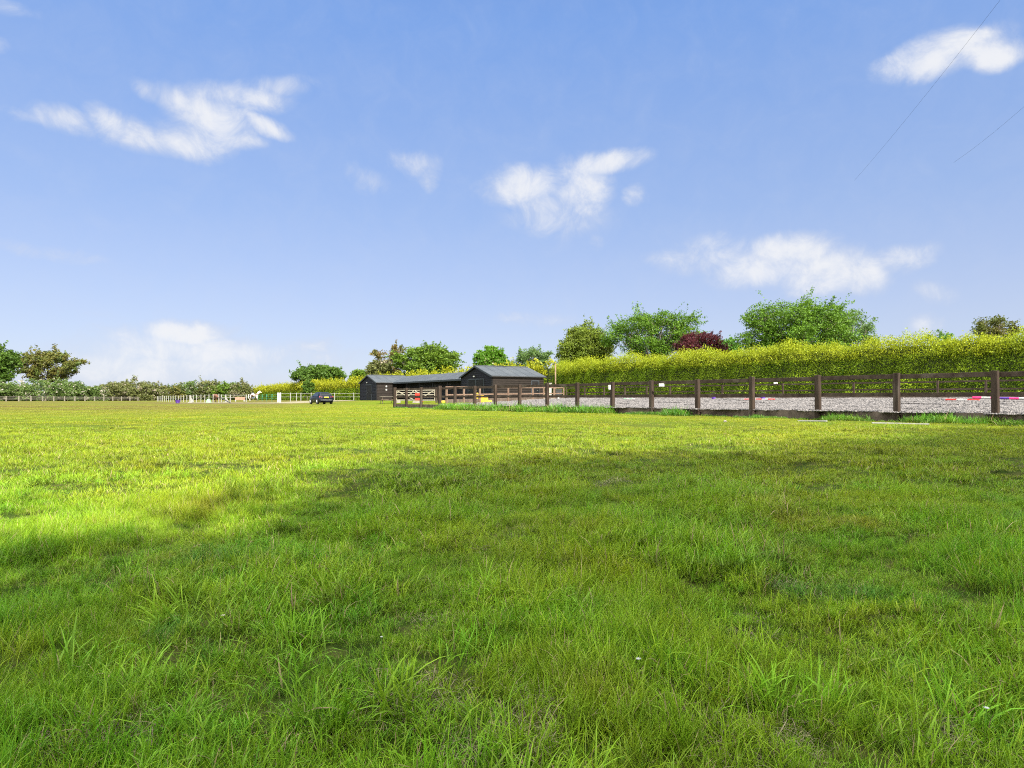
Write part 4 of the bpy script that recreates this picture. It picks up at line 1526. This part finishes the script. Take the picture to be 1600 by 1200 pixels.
def bucket(label, px, Y, mat, z=None, r=.16, h=.3, base=None):
    p = ap(px, Y, 0) if base is None else Vector((W(px, 622, Y).x, Y, base))
    o = thing('bucket', p, label, 'bucket')
    mb = MB()
    mb.tube([p + Vector((0, 0, k * h)) for k in (0, .5, .93)] + [p + Vector((0, 0, .93 * h)), p + Vector((0, 0, h))], [r * .75, r * .88, r, r * 1.08, r * 1.08], 14, cap=False)
    mb.tube([p + Vector((0, 0, .02)), p + Vector((0, 0, .04))], [r * .74, r * .74], 14)
    mb.build('body', mat, o, smooth=True)
    mb = MB()
    mb.tube([p + Vector((math.cos(t) * r, 0, h + math.sin(t) * r * .8)) for t in np.linspace(0, math.pi, 9)], .012, 5)
    mb.build('handle', M['black'], o)
    return o


bucket('purple bucket on the arena, third bay from the right of the white numbered sign', 1115, 45, M['purple'])
bucket('purple bucket just below the small white numbered sign', 1192, 41, M['purple'])
pb_ = Vector((W(284.5, 0, 95).x, 95, 0))
tb = thing('feed_tub', (pb_.x, pb_.y, 0), 'wide purple feed tub in front of the white paddock posts', 'tub')
MB().tube([pb_ + Vector((0, 0, z_)) for z_ in (.1, .3, .45, .47)], [.26, .33, .36, .39], 16).build('body', M['purple'], tb, smooth=True)
MB().tube([pb_ + Vector((0, 0, z_)) for z_ in (.0, .1)], [.24, .26], 16).build('foot', M['purple'], tb, smooth=True)


def sign(label, px, py, Y, w_, h_, marks=False):
    p = W(px, py, Y)
    o = thing('marker_board', p, label, 'sign')
    MB().box((p.x, p.y, p.z), (w_, .02, h_), FR * 0 + .0).build('panel', M['white'], o)
    if marks:
        for s_ in (-.06, .05):
            MB().box((p.x + s_, p.y - .0125, p.z), (.025, .004, h_ * .5)).build('mark', M['black'], o)
    return o


def nfY(px):
    return nf_point(px).y


sign('small white board at the top of the post left of the arena middle', 952.5, 605, nfY(955) - .25, .10, .2)
sign('wide white board hanging on the arena fence right of centre', 1034, 601.5, nfY(1034) + .02, .23, .12)
sign('white board with two dark marks on the far arena fence', 1212, 599.5, 46.2, .27, .2, True)
p0_ = W(775, 607, nfY(775) + .9)
tag(MB().box((p0_.x, p0_.y, p0_.z), (.12, .03, .14)).build('marker_board', M['white'], loc=tuple(p0_)), 'tiny white board by the post in front of the yellow mounting block', 'sign')

# yellow mounting block and other arena clutter
def steps(px, Y, z):
    p = W(px, 622, Y)
    o = thing('mounting_block', (p.x, Y, z), 'yellow stepped mounting block in front of the right stable', 'mounting block')
    x0, y0 = p.x, Y
    mb = MB()
    for i, (wd_, hh) in enumerate(((.30, .70), (.27, .52), (.27, .36), (.27, .19))):
        xs_ = x0 - .5 + (0, .285, .555, .825)[i] + .135
        mb.box((xs_, y0, z + hh / 2), (wd_ - (.004 if i else 0), .62, hh), 0)
    mb.build('body', M['yellow'], o, bevel=.015)
    mb = MB()
    for i, hh in enumerate((.70, .52, .36, .19)):
        xs_ = x0 - .5 + (0, .285, .555, .825)[i] + .135
        for k in range(3):
            mb.box((xs_ - .08 + k * .08, y0, z + hh + .004), (.03, .5, .008), 0)
    mb.build('tread', M['yellow'], o)
    return o


steps(755.5, 47.2, .37)
p = W(691.5, 622, 49)
tag(MB().prism([(p.x - .26, p.y - .2, .38), (p.x + .26, p.y - .2, .38), (p.x + .22, p.y - .2, .52), (p.x - .22, p.y - .2, .52)], (0, .4, 0)).build('yellow_block', M['yellow'], loc=(p.x, p.y, .38), bevel=.01),
    'low flat yellow block beside the double fence post', 'block')
for px, w_, h_, Y, mt, lb in ((802, .25, .16, 52, 'blue_pl', 'small blue block on the arena edge'), (826, .34, .10, 53, 'stone', 'pale flat block left of the white cabinet, nearest to the blue one'),
                              (851, .3, .12, 56, 'stone', 'pale block at the left foot of the white cabinet'), (863.5, .36, .12, 57, 'stone', 'widest pale block right of the white cabinet foot'),
                              (872.5, .16, .14, 58, 'white', 'small white block furthest right by the end fence'),
                              (622.5, .35, .2, 54, 'stone', 'pale stone block just right of the end fence post, by the gate'), (651.5, .7, .14, 53, 'stone', 'long pale block under the red jump wing')):
    p = ap(px, Y, .0)
    zz_ = p.z if px > 700 else .34
    mb = MB()
    mb.prism([(p.x - w_ / 2, Y - .1, zz_ - .03), (p.x + w_ / 2, Y - .1, zz_ - .03), (p.x + w_ * .42, Y - .1, zz_ + h_), (p.x - w_ * .42, Y - .1, zz_ + h_)], (0, .2, 0))
    tag(mb.build('pale_block' if mt in ('stone', 'white') else 'blue_block', M[mt], loc=(p.x, Y, zz_), bevel=.015), lb, 'block')

# white cabinet, pole and dark bin beside the right stable
p = W(857, 622, 60.8)
cb_ = thing('utility_cabinet', (p.x, p.y, .42), 'white cabinet with a pale cap at the corner of the right stable', 'cabinet')
MB().box((p.x, p.y, 1.2), (.52, .4, 1.6)).build('body', M['white'], cb_, bevel=.01)
MB().box((p.x, p.y, 2.05), (.62, .5, .1)).build('cap', M['stone'], cb_, bevel=.01)
MB().box((p.x, p.y - .212, 1.15), (.4, .02, 1.3)).build('door', M['gatewood'], cb_)
p = W(868, 622, 63.2)
pl = thing('wooden_pole', (p.x, p.y, .42), 'thin pale wooden pole standing against the hedge beside the cabinet', 'pole')
MB().tube([(p.x, p.y, .2), (p.x, p.y, 4.0)], [.075, .06], 10).build('shaft', M['palewood'], pl, smooth=True)
MB().tube([(p.x, p.y, 4.0), (p.x, p.y, 4.05)], [.075, .05], 10).build('cap', M['black'], pl)
p = W(873, 622, 62)
bn = thing('dark_bin', (p.x, p.y, .42), 'dark wheeled bin behind the corner of the arena fence', 'bin')
MB().prism([(p.x - .24, p.y - .3, .45), (p.x + .24, p.y - .3, .45), (p.x + .29, p.y - .3, 1.45), (p.x - .29, p.y - .3, 1.45)], (0, .6, 0)).build('body', M['black'], bn, bevel=.02)
MB().box((p.x, p.y, 1.5), (.64, .7, .06)).build('lid', M['black'], bn, bevel=.02)

# planks and stone in the grass before the fence
for a_, b_, lb in (((1247, 659), (1292, 659.5), 'short pale plank in the grass before the fence'), ((1362, 662.5), (1452, 664.5), 'long pale plank in the grass before the second post from the right')):
    x0, y0 = ground_px(*a_)
    x1, y1 = ground_px(*b_)
    tag(MB().beam((x0, y0, gzf(x0, y0) + .03), (x1, y1, gzf(x1, y1) + .03), .10, .035).build('wooden_plank', M['worn'], loc=(x0, y0, 0), bevel=.006), lb, 'plank')
x0, y0 = ground_px(1133, 662)
bm = MB()
bm.tube([(x0 - .04, y0, .02), (x0 - .02, y0, .04), (x0 + .02, y0 + .02, .05), (x0 + .05, y0, .03)], [.015, .03, .028, .01], 8)
tag(bm.build('stone', M['stone'], loc=(x0, y0, 0), smooth=True), 'small pale stone on the lit grass before the arena fence', 'stone')

# picnic table
p = W(605, 622, 72)
g = gzf(p.x, p.y) - .02
pt = thing('picnic_table', (p.x, p.y, g), 'weathered picnic table on the grass before the left stable block', 'table')
rz = .35
Mz = Matrix.Rotation(rz, 3, 'Z')


def lp(x_, y_, z_):
    v_ = Mz @ Vector((x_, y_, z_))
    return Vector((p.x + v_.x, p.y + v_.y, g + v_.z))


mb = MB()
for k in range(5):
    mb.box(lp(0, -.3 + k * .15, .74), (1.6, .135, .04), m=Mz)
mb.build('tabletop', M['oldwood'], pt)
for sg in (-1, 1):
    mb = MB()
    for k in range(2):
        mb.box(lp(0, sg * (.62 + k * .14), .44), (1.6, .125, .04), m=Mz)
    mb.build('seat', M['board'], pt)
for xx in (-.6, .6):
    for sg in (-1, 1):
        MB().beam(lp(xx, sg * .66, 0), lp(xx, sg * .22, .72), .05, .1).build('leg', M['board'], pt)
    MB().beam(lp(xx + .053, -.75, .39), lp(xx + .053, .75, .39), .05, .09).build('crossbar', M['board'], pt)

# jump clutter in the left paddock
def jump_wing_white(label, px, Y, z):
    p = W(px, 622, Y)
    o = thing('jump_wing', (p.x, Y, z), label, 'jump stand')
    MB().box((p.x, Y, z + .55), (.12, .12, 1.1)).build('upright', M['worn'], o)
    MB().box((p.x, Y, z + .06), (.6, .5, .1)).build('foot', M['worn'], o)
    mb = MB()
    mb.prism([(p.x + .07, Y - .03, z + .11), (p.x + .5, Y - .03, z + .11), (p.x + .07, Y - .03, z + .8)], (0, .06, 0))
    mb.build('brace', M['worn'], o)
    return o


jump_wing_white('white jump wing holding the low end of the leaning dark pole', 352.5, 98, .1)
jump_wing_white('white jump wing among the close white posts', 298, 100, .05)
p = W(326, 622, 98)
o = thing('jump_block', (p.x, 98, .05), 'mint green jump block by the white posts', 'block')
MB().prism([(p.x - .35, 97.8, .05), (p.x + .35, 97.8, .05), (p.x + .15, 97.8, .6), (p.x - .15, 97.8, .6)], (0, .4, 0)).build('body', M['mint'], o, bevel=.02)
pole('jump_pole', 'dark pole leaning down to the grass left of the piebald horse', (W(351, 0, 96).x, 96, .78), (W(365.5, 0, 95).x, 95, .06), .07, [M['black']], 1)
pole('jump_pole', 'brown pole resting level between two stands behind the leaning pole', (W(339, 0, 99).x, 99, .75), (W(351.5, 0, 97).x, 97, .78), .06, [M['post']], 1)
p = W(375, 622, 116)
o = thing('jump_filler', (p.x, 116, .18), 'terracotta coloured filler panel on the short white fence', 'panel')
MB().box((p.x, 116, .68), (1.7, .08, .5)).build('panel', M['brick'], o)
for s_ in (-.75, .75):
    MB().box((p.x + s_, 116, .3), (.1, .3, .26)).build('foot', M['white'], o)

# ------------------------------------------------------------------ parked car
def make_car():
    root = thing('parked_car', (0, 0, 0), 'dark blue hatchback parked on the grass left of the stables, seen from behind', 'car')
    # x across, y forward (nose at +y), stations: y, half width low, z low, z waist, z top, half width top
    st = [(-2.12, .70, .30, .66, .70, .62), (-2.08, .82, .24, .78, .98, .66), (-1.98, .87, .22, .90, 1.04, .70), (-1.5, .895, .20, .93, 1.34, .62),
          (-1.0, .90, .19, .93, 1.43, .60), (-.2, .90, .19, .92, 1.45, .60), (.35, .90, .19, .90, 1.40, .60), (.95, .89, .19, .88, 1.02, .66),
          (1.35, .88, .20, .84, .92, .70), (1.9, .84, .22, .68, .76, .66), (2.1, .74, .28, .50, .58, .56)]
    vs, fs = [], []
    for (yy, hw, zl, zw, zt, ht) in st:
        prof = [(0, zl), (hw * .86, zl), (hw * .97, zl + .12), (hw, (zl + zw) * .55), (hw * .965, zw), (ht + .03, zt - .05), (ht - .06, zt), (0, zt + .015)]
        full = prof + [(-a_, b_) for a_, b_ in prof[-2:0:-1]]
        vs += [(a_, yy, b_) for a_, b_ in full]
    k = len(full)
    for i in range(len(st) - 1):
        for j in range(k):
            fs.append((i * k + j, i * k + (j + 1) % k, (i + 1) * k + (j + 1) % k, (i + 1) * k + j))
    fs.append(tuple(range(k)))
    fs.append(tuple((len(st) - 1) * k + j for j in range(k - 1, -1, -1)))
    body = MB().add(vs, fs).build('body', M['carpaint'], root, smooth=True)
    # glass, a little proud of the shell
    rg_ = MB()
    rg_.prism([(-.56, -1.96, 1.04), (.56, -1.96, 1.04), (.50, -1.585, 1.33), (-.50, -1.585, 1.33)], (0, -.035, .02))
    rg_.build('rear_window', M['glass'], root, bevel=.01)
    MB().prism([(-.58, 1.02, 1.02), (.58, 1.02, 1.02), (.52, .42, 1.38), (-.52, .42, 1.38)], (0, .03, .03)).build('windscreen', M['glass'], root)
    for sg in (-1, 1):
        MB().prism([(sg * .862, .78, .95), (sg * .868, -1.62, .96), (sg * .70, -1.30, 1.30), (sg * .655, -.2, 1.375), (sg * .67, .25, 1.33)], (sg * .018, 0, .005)).build('side_window', M['glass'], root)
        MB().box((sg * .98, .72, .98), (.16, .1, .12)).build('wing_mirror', M['carpaint'], root, bevel=.02)
        tl_ = MB()
        tl_.prism([(sg * .50, -2.07, .80), (sg * .845, -1.99, .80), (sg * .82, -1.97, .99), (sg * .52, -2.04, .97)], (0, -.05, 0))
        tl_.build('tail_light', M['tail'], root, bevel=.01)
    MB().box((0, -2.125, .83), (.52, .02, .115)).build('number_plate', M['plate'], root)
    MB().box((0, -2.13, .93), (.5, .03, .025)).build('boot_trim', M['chrome'], root)
    bp_ = MB()
    bp_.box((0, -2.115, .50), (1.5, .10, .24))
    bp_.build('bumper', M['carpaint'], root, bevel=.04)
    MB().box((0, -2.17, .52), (1.2, .012, .03)).build('bumper_strip', M['chrome'], root)
    MB().box((0, -1.58, 1.38), (1.0, .16, .03)).build('spoiler', M['carpaint'], root, bevel=.01)
    for sg in (-1, 1):
        for yy in (-1.33, 1.32):
            wh = MB()
            pts = [(sg * .70, yy, .32), (sg * .72, yy, .32), (sg * .90, yy, .32), (sg * .915, yy, .32)]
            wh.tube(pts, [.29, .32, .32, .29], 24)
            wo_ = wh.build('wheel', M['tyre'], root, smooth=False)
            rm = MB()
            rm.tube([(sg * .90, yy, .32), (sg * .922, yy, .32)], [.21, .20], 20)
            for q in range(5):
                a_ = q * 2 * math.pi / 5
                rm.beam((sg * .925, yy, .32), (sg * .925, yy + math.cos(a_) * .19, .32 + math.sin(a_) * .19), .03, .05, up=(1, 0, 0))
            rm.build('rim', M['alloy'], wo_)
    return root


car = make_car()
cp = W(503, 622, 79)
car.location = (cp.x, 79 + 1.2, gzf(cp.x, 79) - .01)
car.rotation_euler = (0, 0, R(33))
car.location.x -= .45

# ------------------------------------------------------------------ horses
def horse_coat(name, c1, c2, thr):
    m_, n, out = new_mat(name)
    tc_ = n.n('ShaderNodeTexCoord')
    f = n.ramp(n.noise(tc_.outputs['Object'], 1.9, 1, .4), thr, thr + .03)
    bs = n.n('ShaderNodeBsdfPrincipled')
    bs.inputs['Roughness'].default_value = .6
    n.l(n.mix(f, c1, c2), bs.inputs['Base Color'])
    n.l(bs.outputs[0], out.inputs[0])
    return m_


def make_horse(label, loc, rz, coat, hair, grazing=False, scale=1.0):
    """x is forward; one skinned body with mane and tail as children"""
    root = thing('horse', loc, label, 'horse')
    V = [(0, 0, 1.18), (-.42, 0, 1.20), (.30, 0, 1.16), (.62, 0, 1.22)]
    Rr = [.30, .30, .29, .24]
    E = [(0, 1), (0, 2), (2, 3)]

    def add(p, r, par):
        V.append(p)
        Rr.append(r)
        E.append((par, len(V) - 1))
        return len(V) - 1
    cr_ = add((-.72, 0, 1.22), .20, 1)
    if grazing:
        nk = add((.92, 0, 1.05), .17, 3)
        nk = add((1.15, 0, .72), .12, nk)
        pl_ = add((1.28, 0, .48), .12, nk)
        hd = add((1.36, 0, .28), .08, pl_)
        hd = add((1.42, 0, .12), .055, hd)
        e0 = Vector((1.22, 0, .58))
    else:
        nk = add((.84, 0, 1.45), .18, 3)
        nk = add((1.00, 0, 1.70), .13, nk)
        pl_ = add((1.10, 0, 1.88), .12, nk)
        hd = add((1.30, 0, 1.74), .09, pl_)
        hd = add((1.46, 0, 1.62), .065, hd)
        e0 = Vector((1.08, 0, 1.99))
    for sg in (-1, 1):
        a_ = add((-.62, sg * .16, .98), .19, cr_)       # thigh
        a_ = add((-.50, sg * .17, .74), .12, a_)        # stifle, forward
        a_ = add((-.74, sg * .17, .50), .065, a_)       # hock, backward
        a_ = add((-.70, sg * .17, .16), .05, a_)
        a_ = add((-.66, sg * .17, .04), .075, a_)
        st_ = .14 * sg
        a_ = add((.58, sg * .16, .92), .13, 3)          # shoulder
        a_ = add((.58 + st_ * .5, sg * .16, .66), .085, a_)
        a_ = add((.60 + st_, sg * .16, .44), .06, a_)
        a_ = add((.59 + st_, sg * .16, .14), .045, a_)
        a_ = add((.62 + st_, sg * .16, .04), .07, a_)
        add((e0.x, sg * .06, e0.z + .04), .025, pl_)
    me_ = bpy.data.meshes.new('body')
    me_.from_pydata(V, E, [])
    me_.materials.append(coat)
    bo = bpy.data.objects.new('body', me_)
    col.objects.link(bo)
    bo.parent = root
    sk = bo.modifiers.new('skin', 'SKIN')
    sk.use_smooth_shade = True
    for i, d_ in enumerate(me_.skin_vertices[0].data):
        d_.radius = (Rr[i], Rr[i])
        d_.use_root = (i == 0)
    ss = bo.modifiers.new('sub', 'SUBSURF')
    ss.levels = ss.render_levels = 2
    root.location = (0, 0, 0)
    mb = MB()
    if grazing:
        path = [(.62, 0, 1.44), (.92, 0, 1.26), (1.16, 0, .92), (1.26, 0, .66)]
    else:
        path = [(.62, 0, 1.42), (.76, 0, 1.66), (.93, 0, 1.88), (1.08, 0, 2.02)]
    mb.tube([Vector(q) + Vector((-.03, .03, -.02)) for q in path], [.05, .07, .06, .03], 8)
    mb.build('mane', hair, root, smooth=True)
    MB().tube([(-.86, 0, 1.30), (-.98, 0, 1.10), (-.98, 0, .75), (-.95, 0, .42)], [.04, .07, .08, .02], 8).build('tail', hair, root, smooth=True)
    for sg in (-1, 1):
        for fx in (-.66, .62 + .14 * sg):
            MB().tube([(fx, sg * .165, .0), (fx, sg * .165, .1)], [.085, .07], 10).build('hoof', M['black'], root)
    root.location = loc
    root.rotation_euler = (0, 0, rz)
    root.scale = (scale,) * 3
    return root


M['pied'] = horse_coat('piebald coat', (.55, .52, .47), (.10, .06, .05), .50)
M['bay'] = horse_coat('bay coat', (.10, .04, .02), (.14, .06, .03), .5)
M['hair_w'] = surf('pale horse hair', (.70, .66, .58), (.8, .76, .68), rough=.8)
M['hair_d'] = surf('dark horse hair', (.02, .015, .012), (.04, .03, .02), rough=.8)
hp = W(396.5, 622, 131)
make_horse('white and brown patched horse standing with raised head in the far paddock', (hp.x, 131, gzf(hp.x, 131)), .25, M['pied'], M['hair_w'])
hp = W(337.5, 622, 122)
make_horse('dark brown horse grazing behind the white paddock posts', (hp.x, 122, gzf(hp.x, 122) + .02), -.75, M['bay'], M['hair_d'], grazing=True)

# ------------------------------------------------------------------ overhead wires
def wire(label, pts, r0):
    o = thing('overhead_wire', pts[0], label, 'wire', 'overhead wires')
    P = []
    a_, b_ = Vector(pts[0]), Vector(pts[1])
    for i in range(13):
        t = i / 12
        P.append(a_.lerp(b_, t) + Vector((0, 0, -.18 * 4 * t * (1 - t))))
    MB().tube(P, r0, 6).build('cable', M['cable'], o)
    return o


def wp(px, py, h):
    d = W(px, py, 1.0) - Vector((0, 0, CZ))
    return Vector((0, 0, CZ)) + d * ((h - CZ) / d.z)


a_, b_ = wp(1558, -8, 8.2), wp(1335, 282, 8.2)
wire('longer thin dark wire crossing the upper right sky and its cloud', (a_ + (a_ - b_) * .6, b_), .0021)
a_, b_ = wp(1606, 150, 8.2), wp(1490, 254, 8.2)
wire('shorter thin dark wire at the right edge of the sky', (a_ + (a_ - b_) * .8, b_), .0023)

# ------------------------------------------------------------------ long grass along the fence foot
VR = np.random.default_rng(123)
verge_p = [blades('verge', M['verge'], 130, .22, .14, .34, .012, 3, .5, VR, lean=.22) for _ in range(4)]
vx, vy, vs_ = [], [], []
for i in range(len(pp) - 2):
    a_, b_ = pp[i], pp[i + 1]
    L = (b_ - a_).length
    for k in range(int(L * 12)):
        t = VR.random()
        q = a_.lerp(b_, t)
        px = 800 + F * q.x / q.y
        lush = 1.9 if 700 < px < 960 else (.42 if px > 960 else .5)
        if 990 < px < 1050:
            lush = .7
        off = VR.uniform(-.7 if lush > .8 else -.3, -.08)
        vx.append(q.x + inn.x * off)
        vy.append(q.y + inn.y * off)
        vs_.append(lush * VR.uniform(.65, 1.15))
for px, c, s_ in ((1066, 14, .95), (1190, 4, .5), (1320, 12, .62), (1340, 8, .55), (1463, 10, .9), (1440, 8, .6), (1500, 12, .65), (1545, 10, .7), (1590, 8, .6), (1640, 8, .6), (870, 10, 1.1), (790, 10, 1.1), (720, 8, 1.1)):
    q = nf_point(px)
    for k in range(c):
        vx.append(q.x + VR.normal(0, .16) - inn.x * .3)
        vy.append(q.y + VR.normal(0, .16) - inn.y * .3)
        vs_.append(s_ * 1.5 * VR.uniform(.8, 1.2))
vx, vy, vs_ = map(np.array, (vx, vy, vs_))
n_ = len(vx)
scatter('long_grass', np.column_stack([vx, vy, gz(vx, vy)]), np.column_stack([VR.normal(0, .1, n_), VR.normal(0, .1, n_), VR.uniform(0, 6.28, n_)]), vs_, VR.integers(0, 4, n_), verge_p,
        'lush long grass along the foot of the arena fence', 'grass')

# small pale flowers / fluff in the foreground grass
def flower(label, px, py, r, mat, h):
    x0, y0 = ground_px(px, py + 18)
    g_ = gzf(x0, y0)
    o = thing('flower', (x0, y0, g_), label, 'flower')
    MB().tube([(x0, y0, g_), (x0 + .004, y0, g_ + h)], [.0015, .001], 5).build('stem', M['stem'], o)
    mb = MB()
    for k in range(9):
        a_ = k * 2 * math.pi / 9
        c_ = Vector((x0 + .004, y0, g_ + h))
        e_ = c_ + Vector((math.cos(a_) * r, math.sin(a_) * r, r * .5))
        s_ = Vector((-math.sin(a_), math.cos(a_), 0)) * r * .3
        mb.add([c_, c_.lerp(e_, .6) + s_, e_, c_.lerp(e_, .6) - s_], [(0, 1, 2, 3)])
    mb.build('petals', mat, o)


flower('pale bluish white flower head low in the foreground, right of centre', 995, 1051, .008, M['white'], .06)
flower('tiny pale flower in the lower right corner of the grass', 1539, 1135, .006, M['white'], .06)
flower('tiny cream flower in the grass left of centre', 346, 983, .007, M['gatewood'], .07)
flower('small white flower low in the grass near the middle', 594, 1015, .005, M['white'], .06)
